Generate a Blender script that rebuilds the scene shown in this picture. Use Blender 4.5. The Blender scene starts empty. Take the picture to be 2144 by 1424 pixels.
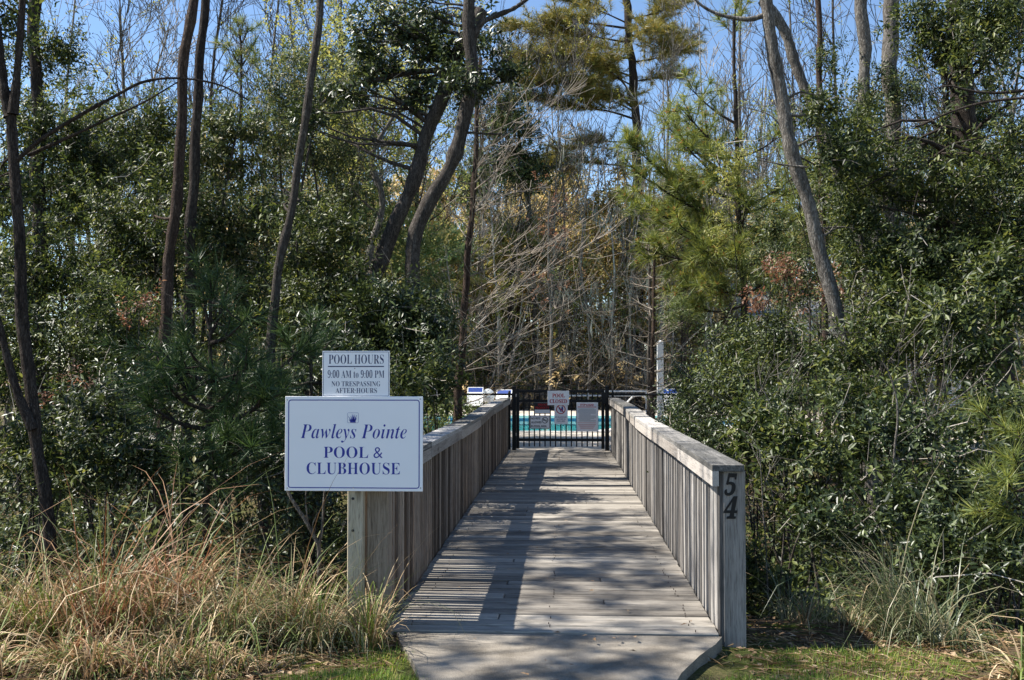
import bpy, bmesh, math, random
import numpy as np
from mathutils import Vector, Matrix

# ------------------------------------------------------------------ camera, sky, sun, exposure
SC = bpy.context.scene
COL = SC.collection
CAM = Vector((0, 0, 1.6))
YAW, PITCH, FPX = math.radians(2.94), math.radians(1.81), 2144 * 35.0 / 36.0
cd = bpy.data.cameras.new('camera'); cd.lens = 35.0; cd.sensor_width = 36.0; cd.clip_end = 2000; cd.clip_start = 0.05
cam = bpy.data.objects.new('camera', cd); COL.objects.link(cam)
cam.location = CAM; cam.rotation_euler = (math.pi / 2 + PITCH, 0, YAW)
SC.camera = cam
RCAM = cam.rotation_euler.to_matrix()

SUN_EL, SUN_AZ = math.radians(53.5), math.radians(-89.0)     # azimuth clockwise from +Y (the bridge's direction)
sdir = Vector((math.cos(SUN_EL) * math.sin(SUN_AZ), math.cos(SUN_EL) * math.cos(SUN_AZ), math.sin(SUN_EL)))
world = bpy.data.worlds.new('World'); SC.world = world; world.use_nodes = True
wn = world.node_tree.nodes; wl = world.node_tree.links
sky = wn.new('ShaderNodeTexSky'); sky.sky_type = 'NISHITA'; sky.sun_disc = False
sky.sun_elevation = SUN_EL; sky.sun_rotation = SUN_AZ % (2 * math.pi)
sky.air_density = 1.0; sky.dust_density = 0.0; sky.ozone_density = 4.0; sky.altitude = 300
wl.new(sky.outputs[0], wn['Background'].inputs[0]); wn['Background'].inputs[1].default_value = 0.09
sl = bpy.data.lights.new('sun', 'SUN'); sl.energy = 5.0; sl.angle = math.radians(0.53); sl.color = (1.0, 0.945, 0.87)
so = bpy.data.objects.new('sun', sl); COL.objects.link(so); so.rotation_euler = sdir.to_track_quat('Z', 'Y').to_euler()
so.location = (-20, 0, 40)
SC.view_settings.view_transform = 'Standard'; SC.view_settings.look = 'None'
SC.view_settings.exposure = 1.2; SC.view_settings.gamma = 1.0; SC.view_settings.use_curve_mapping = False
SC.cycles.max_bounces = 5; SC.cycles.diffuse_bounces = 3; SC.cycles.glossy_bounces = 2; SC.cycles.transmission_bounces = 3; SC.cycles.transparent_max_bounces = 8
SC.cycles.use_denoising = True
SC.cycles.sample_clamp_indirect = 6.0

# ------------------------------------------------------------------ helpers
def W(px, py, Y):
    """the point at distance Y along the bridge that the photograph shows at pixel (px, py)"""
    d = RCAM @ Vector(((px - 1072) / FPX, -(py - 712) / FPX, -1.0))
    return CAM + d * (Y / d.y)
def rng(seed): return np.random.RandomState(seed)
def sstep(a, b, x):
    t = np.clip((np.asarray(x, float) - a) / (b - a), 0, 1); return t * t * (3 - 2 * t)

def ground_z(x, y):
    x = np.asarray(x, float); y = np.asarray(y, float)
    g = sstep(6.9, 8.8, y) * (1 - sstep(17.2, 20.2, y))
    z = -0.055 - 0.045 * sstep(0.3, 1.2, x) - 1.05 * g
    z = z + 0.03 * sstep(6.5, 9, y) * np.sin(x * 1.3 + 0.7) * np.sin(y * 1.1) + 0.012 * np.sin(x * 3.7) * np.sin(y * 4.3 + 1)
    z = z - 0.12 * sstep(1.2, 4.0, np.abs(x)) * sstep(5.5, 7.5, y) * (1 - sstep(9, 12, y))
    pool = sstep(-12, -11, x) * (1 - sstep(13, 14, x)) * sstep(20.6, 21.6, y) * (1 - sstep(40.2, 41.2, y))
    return z * (1 - pool) - 2.2 * pool
def gz(x, y): return float(ground_z(x, y))

def tag(o, label=None, cat=None, group=None, kind=None):
    if label: o['label'] = label
    if cat: o['category'] = cat
    if group: o['group'] = group
    if kind: o['kind'] = kind
    return o
def link(name, me, parent=None):
    o = bpy.data.objects.new(name, me); COL.objects.link(o)
    if parent is not None: o.parent = parent
    return o
def empty(name, loc=(0, 0, 0), parent=None):
    o = bpy.data.objects.new(name, None); COL.objects.link(o); o.location = loc; o.empty_display_size = 0.2
    if parent is not None: o.parent = parent
    return o
def thing(name, label, cat, group=None, loc=(0, 0, 0)):
    return tag(empty(name, loc), label, cat, group)

def np_mesh(name, V, F, mat=None, smooth=False):
    """V (n,3) array, F (m,k) array of equal-sized faces, or a list of such arrays"""
    me = bpy.data.meshes.new(name)
    Fs = [np.asarray(f, np.int32) for f in (F if isinstance(F, list) else [F]) if len(f)]
    V = np.asarray(V, np.float32)
    me.vertices.add(len(V)); me.vertices.foreach_set('co', V.ravel())
    nl = sum(f.size for f in Fs); npoly = sum(len(f) for f in Fs)
    me.loops.add(nl); me.polygons.add(npoly)
    me.loops.foreach_set('vertex_index', np.concatenate([f.ravel() for f in Fs]))
    tot = np.concatenate([np.full(len(f), f.shape[1], np.int32) for f in Fs])
    st = np.concatenate([[0], np.cumsum(tot)[:-1]]).astype(np.int32)
    me.polygons.foreach_set('loop_start', st)
    if smooth: me.polygons.foreach_set('use_smooth', np.ones(npoly, bool))
    me.update(calc_edges=True)
    if mat: me.materials.append(mat)
    return me

class MB:
    """collects boxes, tubes and prisms; build() links them as one mesh object"""
    def __init__(s): s.V = []; s.Q = []; s.T = []; s.N = []; s.n = 0
    def add(s, V, Q=(), T=(), N=()):
        s.V += [tuple(v) for v in V]
        s.Q += [tuple(i + s.n for i in f) for f in Q]; s.T += [tuple(i + s.n for i in f) for f in T]
        s.N += [tuple(i + s.n for i in f) for f in N]
        s.n = len(s.V); return s
    def box(s, x0, x1, y0, y1, z0, z1, bev=0.0):
        if bev <= 0:
            V = [(x0, y0, z0), (x1, y0, z0), (x1, y1, z0), (x0, y1, z0), (x0, y0, z1), (x1, y0, z1), (x1, y1, z1), (x0, y1, z1)]
            return s.add(V, [(0, 3, 2, 1), (4, 5, 6, 7), (0, 1, 5, 4), (1, 2, 6, 5), (2, 3, 7, 6), (3, 0, 4, 7)])
        b = bev; V = []                       # chamfered box: 24 verts
        lo = (x0, y0, z0); hi = (x1, y1, z1)
        idx = {}
        for cx in (0, 1):
            for cy in (0, 1):
                for cz in (0, 1):
                    c = (cx, cy, cz); p = [hi[i] if c[i] else lo[i] for i in range(3)]
                    for ax in range(3):
                        q = list(p)
                        for a in range(3):
                            if a != ax: q[a] += -b if c[a] else b
                        idx[(c, ax)] = len(V); V.append(tuple(q))
        faces4, faces3 = [], []
        for ax in range(3):
            a, bb = [i for i in range(3) if i != ax]
            for side in (0, 1):
                ring = []
                for (u, v) in ((0, 0), (1, 0), (1, 1), (0, 1)):
                    c = [0, 0, 0]; c[ax] = side; c[a] = u; c[bb] = v; ring.append(idx[(tuple(c), ax)])
                flip = (side == 1) != (ax == 1)
                faces4.append(tuple(ring) if flip else tuple(ring[::-1]))
        for ax in range(3):                   # edges along ax
            a, bb = [i for i in range(3) if i != ax]
            for u in (0, 1):
                for v in (0, 1):
                    c0 = [0, 0, 0]; c0[a] = u; c0[bb] = v; c1 = list(c0); c1[ax] = 1
                    c0, c1 = tuple(c0), tuple(c1)
                    faces4.append((idx[(c0, a)], idx[(c1, a)], idx[(c1, bb)], idx[(c0, bb)]))
        for cx in (0, 1):
            for cy in (0, 1):
                for cz in (0, 1):
                    c = (cx, cy, cz); faces3.append((idx[(c, 0)], idx[(c, 1)], idx[(c, 2)]))
        return s.add(V, faces4, faces3)
    def tube(s, pts, rad, sides=6, caps=True):
        pts = [Vector(p) for p in pts]; n = len(pts)
        if not hasattr(rad, '__len__'): rad = [rad] * n
        V = []; Q = []
        up = Vector((0.13, 0.31, 0.94)).normalized()
        for i in range(n):
            t = (pts[min(i + 1, n - 1)] - pts[max(i - 1, 0)])
            if t.length < 1e-9: t = Vector((0, 0, 1))
            t.normalize()
            u = up.cross(t)
            if u.length < 0.15: u = Vector((1, 0.2, 0)).cross(t)
            u.normalize(); v = t.cross(u); 
            for k in range(sides):
                a = 2 * math.pi * k / sides; V.append(pts[i] + (u * math.cos(a) + v * math.sin(a)) * rad[i])
        for i in range(n - 1):
            for k in range(sides):
                k2 = (k + 1) % sides; Q.append((i * sides + k, i * sides + k2, (i + 1) * sides + k2, (i + 1) * sides + k))
        N = [tuple(range(sides))[::-1], tuple(range((n - 1) * sides, n * sides))] if caps else []
        return s.add(V, Q, N=N)
    def prism(s, poly, z0, z1):
        """poly: list of (x, y) counter-clockwise"""
        n = len(poly); V = [(x, y, z0) for x, y in poly] + [(x, y, z1) for x, y in poly]
        return s.add(V, [(i, (i + 1) % n, n + (i + 1) % n, n + i) for i in range(n)], N=[tuple(range(n))[::-1], tuple(range(n, 2 * n))])
    def mesh(s, name, mat=None, smooth=False):
        me = bpy.data.meshes.new(name); me.from_pydata(s.V, [], s.Q + s.T + s.N)
        if smooth: me.polygons.foreach_set('use_smooth', np.ones(len(me.polygons), bool))
        me.update()
        if mat: me.materials.append(mat)
        return me
    def build(s, name, mat, parent=None, smooth=False):
        return link(name, s.mesh(name, mat, smooth), parent)

# ------------------------------------------------------------------ materials
def new_mat(name):
    m = bpy.data.materials.new(name); m.use_nodes = True
    return m, m.node_tree.nodes, m.node_tree.links, m.node_tree.nodes['Principled BSDF']
def plain(name, col, rough=0.6, metal=0.0, spec=0.5, var=0.06, scale=40):
    m, n, l, b = new_mat(name)
    tc = n.new('ShaderNodeTexCoord'); ns = n.new('ShaderNodeTexNoise'); ns.inputs['Scale'].default_value = scale
    l.new(tc.outputs['Object'], ns.inputs['Vector'])
    hs = n.new('ShaderNodeHueSaturation'); hs.inputs['Color'].default_value = (*col, 1)
    mr = n.new('ShaderNodeMapRange'); mr.inputs[3].default_value = 1 - var * 2; mr.inputs[4].default_value = 1 + var * 2
    l.new(ns.outputs[0], mr.inputs[0]); l.new(mr.outputs[0], hs.inputs['Value']); l.new(hs.outputs[0], b.inputs['Base Color'])
    b.inputs['Roughness'].default_value = rough; b.inputs['Metallic'].default_value = metal; b.inputs['Specular IOR Level'].default_value = spec
    return m
def ramp(n, stops):
    r = n.new('ShaderNodeValToRGB'); e = r.color_ramp.elements
    while len(e) < len(stops): e.new(0.5)
    for el, (p, c) in zip(e, stops): el.position = p; el.color = (*c, 1)
    return r
def wood(name, stops, axis, dirt=0.5, var=0.56, bump=0.35, fine=1.0):
    """weathered timber, grain along axis; every board gets its own tone and grain offset"""
    m, n, l, b = new_mat(name)
    tc = n.new('ShaderNodeTexCoord'); oi = n.new('ShaderNodeObjectInfo')
    add = n.new('ShaderNodeVectorMath'); add.operation = 'MULTIPLY_ADD'
    cmb = n.new('ShaderNodeCombineXYZ')
    for i in range(3): l.new(oi.outputs['Random'], cmb.inputs[i])
    add.inputs[1].default_value = (37, 53, 71); l.new(cmb.outputs[0], add.inputs[0]); l.new(tc.outputs['Object'], add.inputs[2])
    def noise(sc, detail, along):
        mp = n.new('ShaderNodeMapping'); s = [sc, sc, sc]; s[axis] = along; mp.inputs['Scale'].default_value = s
        l.new(add.outputs[0], mp.inputs['Vector'])
        t = n.new('ShaderNodeTexNoise'); t.inputs['Scale'].default_value = 1.0; t.inputs['Detail'].default_value = detail; t.inputs['Roughness'].default_value = 0.65
        t.inputs['Distortion'].default_value = 0.6
        l.new(mp.outputs[0], t.inputs['Vector']); return t
    g1 = noise(70 * fine, 5, 2.2); g2 = noise(9, 4, 1.1); g3 = noise(240 * fine, 3, 9)
    mix = n.new('ShaderNodeMath'); mix.operation = 'MULTIPLY_ADD'; mix.inputs[1].default_value = 0.55
    l.new(g1.outputs[0], mix.inputs[0])
    m2 = n.new('ShaderNodeMath'); m2.operation = 'MULTIPLY_ADD'; m2.inputs[1].default_value = 0.55
    l.new(g2.outputs[0], m2.inputs[0]); m3 = n.new('ShaderNodeMath'); m3.operation = 'MULTIPLY_ADD'; m3.inputs[1].default_value = var; m3.inputs[2].default_value = -0.08 - var * 0.5
    l.new(oi.outputs['Random'], m3.inputs[0]); l.new(m3.outputs[0], m2.inputs[2]); l.new(m2.outputs[0], mix.inputs[2])
    r = ramp(n, stops); l.new(mix.outputs[0], r.inputs[0])
    # fine dark cracks
    cr = ramp(n, [(0.36, (0.22, 0.20, 0.18)), (0.50, (1, 1, 1))]); l.new(g3.outputs[0], cr.inputs[0])
    mu = n.new('ShaderNodeMix'); mu.data_type = 'RGBA'; mu.blend_type = 'MULTIPLY'; mu.inputs[0].default_value = dirt
    l.new(r.outputs[0], mu.inputs[6]); l.new(cr.outputs[0], mu.inputs[7])
    # knots
    vo = n.new('ShaderNodeTexVoronoi'); vo.inputs['Scale'].default_value = 1.0
    mp = n.new('ShaderNodeMapping'); s = [5, 5, 5]; s[axis] = 1.6; mp.inputs['Scale'].default_value = s
    l.new(add.outputs[0], mp.inputs['Vector']); l.new(mp.outputs[0], vo.inputs['Vector'])
    kr = ramp(n, [(0.05, (0.30, 0.25, 0.2)), (0.13, (1, 1, 1))]); l.new(vo.outputs['Distance'], kr.inputs[0])
    mk = n.new('ShaderNodeMix'); mk.data_type = 'RGBA'; mk.blend_type = 'MULTIPLY'; mk.inputs[0].default_value = 0.75
    l.new(mu.outputs[2], mk.inputs[6]); l.new(kr.outputs[0], mk.inputs[7])
    l.new(mk.outputs[2], b.inputs['Base Color'])
    b.inputs['Roughness'].default_value = 0.82; b.inputs['Specular IOR Level'].default_value = 0.25
    bp = n.new('ShaderNodeBump'); bp.inputs['Strength'].default_value = bump; bp.inputs['Distance'].default_value = 0.004
    l.new(g1.outputs[0], bp.inputs['Height']); l.new(bp.outputs[0], b.inputs['Normal'])
    return m
def leaf_mat(name, stops, rough=0.4, transl=0.3, spec=0.5, tcol=None):
    m, n, l, b = new_mat(name)
    gi = n.new('ShaderNodeNewGeometry'); r = ramp(n, stops); l.new(gi.outputs['Random Per Island'], r.inputs[0])
    l.new(r.outputs[0], b.inputs['Base Color']); b.inputs['Roughness'].default_value = rough; b.inputs['Specular IOR Level'].default_value = spec
    tr = n.new('ShaderNodeBsdfTranslucent'); hs = n.new('ShaderNodeHueSaturation'); hs.inputs['Value'].default_value = 1.7; hs.inputs['Saturation'].default_value = 1.1; hs.inputs['Hue'].default_value = 0.485
    l.new(r.outputs[0], hs.inputs['Color']); l.new(hs.outputs[0], tr.inputs[0])
    mx = n.new('ShaderNodeMixShader'); mx.inputs[0].default_value = transl
    l.new(b.outputs[0], mx.inputs[1]); l.new(tr.outputs[0], mx.inputs[2]); l.new(mx.outputs[0], n['Material Output'].inputs[0])
    return m
def bark(name, stops, scale=7, stretch=0.22, bump=0.7):
    m, n, l, b = new_mat(name)
    tc = n.new('ShaderNodeTexCoord'); mp = n.new('ShaderNodeMapping'); mp.inputs['Scale'].default_value = (1, 1, stretch)
    l.new(tc.outputs['Object'], mp.inputs[0])
    v = n.new('ShaderNodeTexVoronoi'); v.feature = 'DISTANCE_TO_EDGE'; v.inputs['Scale'].default_value = scale * 4
    ns = n.new('ShaderNodeTexNoise'); ns.inputs['Scale'].default_value = scale; ns.inputs['Detail'].default_value = 8; ns.inputs['Roughness'].default_value = 0.7
    ns2 = n.new('ShaderNodeTexNoise'); ns2.inputs['Scale'].default_value = scale * 7; ns2.inputs['Detail'].default_value = 5
    nd = n.new('ShaderNodeMix'); nd.data_type = 'VECTOR'; nd.inputs[0].default_value = 0.12
    l.new(mp.outputs[0], nd.inputs[4]); l.new(ns2.outputs['Color'], nd.inputs[5])
    l.new(nd.outputs[1], v.inputs['Vector']); l.new(mp.outputs[0], ns.inputs['Vector']); l.new(mp.outputs[0], ns2.inputs['Vector'])
    r = ramp(n, stops); 
    ma = n.new('ShaderNodeMath'); ma.operation = 'MULTIPLY_ADD'; ma.inputs[1].default_value = 0.55
    mb = n.new('ShaderNodeMath'); mb.operation = 'MULTIPLY_ADD'; mb.inputs[1].default_value = 0.45; mb.inputs[2].default_value = -0.02
    l.new(ns2.outputs[0], mb.inputs[0]); l.new(ns.outputs[0], ma.inputs[0]); l.new(mb.outputs[0], ma.inputs[2]); l.new(ma.outputs[0], r.inputs[0])
    ck = ramp(n, [(0.0, (0.22, 0.20, 0.19)), (0.28, (1, 1, 1))]); l.new(v.outputs['Distance'], ck.inputs[0])
    mu = n.new('ShaderNodeMix'); mu.data_type = 'RGBA'; mu.blend_type = 'MULTIPLY'; mu.inputs[0].default_value = 0.85
    l.new(r.outputs[0], mu.inputs[6]); l.new(ck.outputs[0], mu.inputs[7]); l.new(mu.outputs[2], b.inputs['Base Color'])
    b.inputs['Roughness'].default_value = 0.92; b.inputs['Specular IOR Level'].default_value = 0.15
    ad = n.new('ShaderNodeMath'); ad.operation = 'MULTIPLY_ADD'; ad.inputs[1].default_value = 0.6; l.new(ns2.outputs[0], ad.inputs[0]); l.new(v.outputs['Distance'], ad.inputs[2])
    bp = n.new('ShaderNodeBump'); bp.inputs['Strength'].default_value = bump; bp.inputs['Distance'].default_value = 0.05
    l.new(ad.outputs[0], bp.inputs['Height']); l.new(bp.outputs[0], b.inputs['Normal'])
    return m

M = {}
M['deck'] = wood('deck_wood', [(0.25, (0.105, 0.094, 0.08)), (0.5, (0.26, 0.238, 0.204)), (0.8, (0.45, 0.415, 0.355))], 0, 0.65, 0.32)
M['cap'] = wood('cap_wood', [(0.25, (0.10, 0.098, 0.09)), (0.5, (0.32, 0.305, 0.28)), (0.8, (0.54, 0.515, 0.475))], 1, 0.7)
M['fascia'] = wood('fascia_wood', [(0.25, (0.19, 0.165, 0.14)), (0.5, (0.36, 0.325, 0.285)), (0.8, (0.50, 0.46, 0.41))], 1, 0.5)
M['baluster'] = wood('baluster_wood', [(0.2, (0.085, 0.062, 0.046)), (0.5, (0.245, 0.19, 0.145)), (0.8, (0.42, 0.34, 0.265))], 2, 0.6)
M['baluster_g'] = wood('baluster_grey_wood', [(0.2, (0.075, 0.070, 0.065)), (0.5, (0.215, 0.20, 0.182)), (0.8, (0.43, 0.405, 0.37))], 2, 0.6)
M['post'] = wood('post_wood', [(0.2, (0.11, 0.082, 0.058)), (0.5, (0.27, 0.218, 0.162)), (0.8, (0.41, 0.345, 0.27))], 2, 0.55, fine=0.7)
M['post_grey'] = wood('grey_post_wood', [(0.2, (0.20, 0.185, 0.165)), (0.5, (0.40, 0.375, 0.34)), (0.8, (0.52, 0.49, 0.44))], 2, 0.5, fine=0.7)
M['sign_post'] = wood('sign_post_wood', [(0.2, (0.19, 0.16, 0.10)), (0.5, (0.37, 0.32, 0.22)), (0.8, (0.50, 0.44, 0.33))], 2, 0.6, fine=0.6)
M['black_metal'] = plain('black_powder_coat', (0.008, 0.008, 0.009), 0.5, 0.0, 0.3)
M['sign_white'] = plain('white_sign_panel', (0.88, 0.88, 0.885), 0.42, 0, 0.4, 0.012, 5)
M['ink_blue'] = plain('blue_ink', (0.028, 0.04, 0.30), 0.5, 0, 0.3, 0.02)
M['ink_navy'] = plain('navy_ink', (0.02, 0.035, 0.11), 0.5, 0, 0.3, 0.02)
M['ink_red'] = plain('red_ink', (0.52, 0.02, 0.025), 0.5, 0, 0.3, 0.02)
M['ink_black'] = plain('black_ink', (0.02, 0.02, 0.022), 0.5, 0, 0.3, 0.02)
M['ink_grey'] = plain('fine_print_grey', (0.36, 0.37, 0.38), 0.6, 0, 0.3, 0.02)
M['ink_pink'] = plain('faded_red_ink', (0.55, 0.16, 0.15), 0.6, 0, 0.3, 0.02)
M['steel'] = plain('screw_steel', (0.35, 0.33, 0.32), 0.4, 0.9)
M['nail'] = plain('rusty_nail', (0.06, 0.045, 0.035), 0.7, 0.3)
M['white_plastic'] = plain('white_plastic', (0.78, 0.78, 0.76), 0.45, 0, 0.4, 0.03)
M['blue_plastic'] = plain('blue_strap', (0.02, 0.06, 0.27), 0.45, 0, 0.4, 0.03)
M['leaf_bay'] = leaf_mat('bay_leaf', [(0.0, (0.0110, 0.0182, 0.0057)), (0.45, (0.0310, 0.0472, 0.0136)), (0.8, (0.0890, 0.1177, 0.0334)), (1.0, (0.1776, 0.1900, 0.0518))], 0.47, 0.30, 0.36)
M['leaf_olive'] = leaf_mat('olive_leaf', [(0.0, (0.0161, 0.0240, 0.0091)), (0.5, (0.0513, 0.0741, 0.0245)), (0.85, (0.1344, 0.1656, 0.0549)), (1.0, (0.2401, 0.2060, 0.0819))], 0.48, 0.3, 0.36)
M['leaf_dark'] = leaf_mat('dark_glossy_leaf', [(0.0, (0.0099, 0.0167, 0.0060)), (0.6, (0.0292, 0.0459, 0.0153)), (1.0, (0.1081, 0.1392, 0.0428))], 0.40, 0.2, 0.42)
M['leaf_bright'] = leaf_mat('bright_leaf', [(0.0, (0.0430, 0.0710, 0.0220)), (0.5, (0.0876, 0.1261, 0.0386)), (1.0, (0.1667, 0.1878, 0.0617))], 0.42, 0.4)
M['leaf_bud'] = leaf_mat('bud_leaf', [(0.0, (0.1215, 0.1434, 0.0410)), (0.6, (0.2234, 0.2454, 0.0698)), (1.0, (0.3200, 0.2909, 0.0932))], 0.5, 0.45)
M['leaf_rust'] = leaf_mat('rust_leaf', [(0.0, (0.1068, 0.0519, 0.0289)), (0.6, (0.1861, 0.0989, 0.0565)), (1.0, (0.2467, 0.1628, 0.0904))], 0.55, 0.35)
M['leaf_tan'] = leaf_mat('tan_leaf', [(0.0, (0.2136, 0.1605, 0.0751)), (0.6, (0.4270, 0.3211, 0.1503)), (1.0, (0.6404, 0.5123, 0.2784))], 0.7, 0.3, 0.2)
M['leaf_far'] = leaf_mat('far_leaf', [(0.0, (0.1373, 0.1435, 0.0573)), (0.4, (0.2973, 0.2719, 0.1037)), (0.75, (0.5077, 0.4172, 0.1750)), (1.0, (0.7431, 0.5525, 0.2928))], 0.55, 0.35, 0.3)
M['needle'] = leaf_mat('pine_needle', [(0.0, (0.0905, 0.1234, 0.0313)), (0.6, (0.1701, 0.2139, 0.0509)), (1.0, (0.3365, 0.3301, 0.0734))], 0.5, 0.3)
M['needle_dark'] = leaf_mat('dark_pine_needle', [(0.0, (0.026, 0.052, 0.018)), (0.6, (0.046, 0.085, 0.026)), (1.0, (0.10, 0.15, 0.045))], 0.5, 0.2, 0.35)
M['needle_olive'] = leaf_mat('olive_pine_needle', [(0.0, (0.0972, 0.1102, 0.0292)), (0.6, (0.1944, 0.1864, 0.0454)), (1.0, (0.3402, 0.2592, 0.0728))], 0.5, 0.25)
M['cone'] = leaf_mat('pine_catkin', [(0.0, (0.26, 0.08, 0.02)), (1.0, (0.42, 0.17, 0.05))], 0.7, 0.1, 0.2)
M['palm'] = leaf_mat('palm_frond', [(0.0, (0.090, 0.110, 0.035)), (0.5, (0.190, 0.200, 0.070)), (1.0, (0.360, 0.320, 0.140))], 0.45, 0.35)
M['grass_tan'] = leaf_mat('dry_grass_blade', [(0.0, (0.12, 0.075, 0.035)), (0.3, (0.34, 0.235, 0.12)), (0.55, (0.56, 0.43, 0.26)), (0.66, (0.08, 0.115, 0.028)), (0.9, (0.15, 0.20, 0.045)), (1.0, (0.22, 0.24, 0.07))], 0.55, 0.16, 0.3)
M['grass_orange'] = leaf_mat('orange_grass_blade', [(0.0, (0.1379, 0.0674, 0.0335)), (0.4, (0.3291, 0.1778, 0.0909)), (0.62, (0.4737, 0.3144, 0.1838)), (0.72, (0.0831, 0.1007, 0.0326)), (1.0, (0.1467, 0.1683, 0.0534))], 0.55, 0.16, 0.3)
M['grass_grey'] = leaf_mat('grey_green_blade', [(0.0, (0.0484, 0.0748, 0.0308)), (0.5, (0.1056, 0.1320, 0.0616)), (0.75, (0.2200, 0.2112, 0.1232)), (1.0, (0.3520, 0.2904, 0.1760))], 0.4, 0.25, 0.45)
M['lawn'] = leaf_mat('lawn_blade', [(0.0, (0.0806, 0.1378, 0.0247)), (0.6, (0.1625, 0.2600, 0.0351)), (0.85, (0.2925, 0.3419, 0.0650)), (1.0, (0.5525, 0.4394, 0.1950))], 0.5, 0.4, 0.3)
M['litter'] = leaf_mat('leaf_litter', [(0.0, (0.09, 0.055, 0.032)), (0.5, (0.19, 0.125, 0.07)), (0.85, (0.30, 0.21, 0.13)), (1.0, (0.42, 0.33, 0.22))], 0.8, 0.15, 0.2)
M['twig'] = leaf_mat('bare_twig', [(0.0, (0.1150, 0.0978, 0.0805)), (0.5, (0.2530, 0.2242, 0.1898)), (1.0, (0.4140, 0.3737, 0.3220))], 0.8, 0.0, 0.2)
M['limb'] = leaf_mat('pale_limb', [(0.0, (0.1676, 0.1364, 0.1060)), (0.5, (0.2579, 0.2201, 0.1767)), (1.0, (0.3482, 0.3038, 0.2474))], 0.8, 0.0, 0.2)
M['moss'] = leaf_mat('hanging_moss', [(0.0, (0.1794, 0.1794, 0.1449)), (1.0, (0.3726, 0.3657, 0.3036))], 0.9, 0.2, 0.1)
M['bark_grey'] = bark('grey_bark', [(0.32, (0.045, 0.038, 0.032)), (0.5, (0.13, 0.113, 0.096)), (0.70, (0.27, 0.245, 0.21))])
M['bark_brown'] = bark('brown_bark', [(0.32, (0.026, 0.021, 0.018)), (0.5, (0.085, 0.068, 0.056)), (0.70, (0.18, 0.15, 0.125))])
M['bark_pale'] = bark('pale_bark', [(0.32, (0.085, 0.076, 0.066)), (0.5, (0.24, 0.22, 0.19)), (0.70, (0.42, 0.39, 0.34))], 6)
M['bark_light'] = bark('light_grey_bark', [(0.32, (0.26, 0.235, 0.20)), (0.5, (0.44, 0.405, 0.35)), (0.70, (0.58, 0.545, 0.48))], 3, 0.22, 0.3)
M['bark_red'] = bark('red_brown_bark', [(0.32, (0.045, 0.031, 0.024)), (0.5, (0.125, 0.088, 0.068)), (0.70, (0.24, 0.18, 0.14))])

# ------------------------------------------------------------------ ground, path, pool terrace
def mat_ground():
    m, n, l, b = new_mat('forest_floor')
    tc = n.new('ShaderNodeTexCoord')
    a = n.new('ShaderNodeTexNoise'); a.inputs['Scale'].default_value = 0.9; a.inputs['Detail'].default_value = 6
    c = n.new('ShaderNodeTexNoise'); c.inputs['Scale'].default_value = 38; c.inputs['Detail'].default_value = 6; c.inputs['Roughness'].default_value = 0.75
    l.new(tc.outputs['Object'], a.inputs[0]); l.new(tc.outputs['Object'], c.inputs[0])
    r1 = ramp(n, [(0.3, (0.045, 0.030, 0.019)), (0.5, (0.115, 0.080, 0.050)), (0.7, (0.24, 0.175, 0.115))]); l.new(c.outputs[0], r1.inputs[0])
    r2 = ramp(n, [(0.3, (0.03, 0.038, 0.012)), (0.5, (0.065, 0.08, 0.02)), (0.7, (0.15, 0.13, 0.06))]); l.new(c.outputs[0], r2.inputs[0])
    rr = ramp(n, [(0.45, (0, 0, 0)), (0.6, (1, 1, 1))]); l.new(a.outputs[0], rr.inputs[0])
    mx = n.new('ShaderNodeMix'); mx.data_type = 'RGBA'; l.new(rr.outputs[0], mx.inputs[0]); l.new(r1.outputs[0], mx.inputs[6]); l.new(r2.outputs[0], mx.inputs[7])
    l.new(mx.outputs[2], b.inputs['Base Color']); b.inputs['Roughness'].default_value = 0.95; b.inputs['Specular IOR Level'].default_value = 0.1
    bp = n.new('ShaderNodeBump'); bp.inputs['Strength'].default_value = 0.9; bp.inputs['Distance'].default_value = 0.03
    l.new(c.outputs[0], bp.inputs['Height']); l.new(bp.outputs[0], b.inputs['Normal'])
    return m
def mat_concrete(name, stops, stain=0.5, sc=2.2):
    m, n, l, b = new_mat(name)
    tc = n.new('ShaderNodeTexCoord')
    a = n.new('ShaderNodeTexNoise'); a.inputs['Scale'].default_value = sc; a.inputs['Detail'].default_value = 8; a.inputs['Roughness'].default_value = 0.65
    c = n.new('ShaderNodeTexNoise'); c.inputs['Scale'].default_value = 160; c.inputs['Detail'].default_value = 4
    for t in (a, c): l.new(tc.outputs['Object'], t.inputs[0])
    ma = n.new('ShaderNodeMath'); ma.operation = 'MULTIPLY_ADD'; ma.inputs[1].default_value = 0.45; l.new(c.outputs[0], ma.inputs[0])
    mb = n.new('ShaderNodeMath'); mb.operation = 'MULTIPLY'; mb.inputs[1].default_value = 0.55; l.new(a.outputs[0], mb.inputs[0]); l.new(mb.outputs[0], ma.inputs[2])
    r = ramp(n, stops); l.new(ma.outputs[0], r.inputs[0]); l.new(r.outputs[0], b.inputs['Base Color'])
    b.inputs['Roughness'].default_value = 0.88; b.inputs['Specular IOR Level'].default_value = 0.2
    bp = n.new('ShaderNodeBump'); bp.inputs['Strength'].default_value = 0.35; bp.inputs['Distance'].default_value = 0.004
    l.new(c.outputs[0], bp.inputs['Height']); l.new(bp.outputs[0], b.inputs['Normal'])
    return m
xs = np.unique(np.round(np.concatenate([np.linspace(-300, -20, 15), np.arange(-20, -7, 0.8), np.arange(-7, 7, 0.22), np.arange(7, 20, 0.8), np.linspace(20, 300, 15)]), 3))
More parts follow.
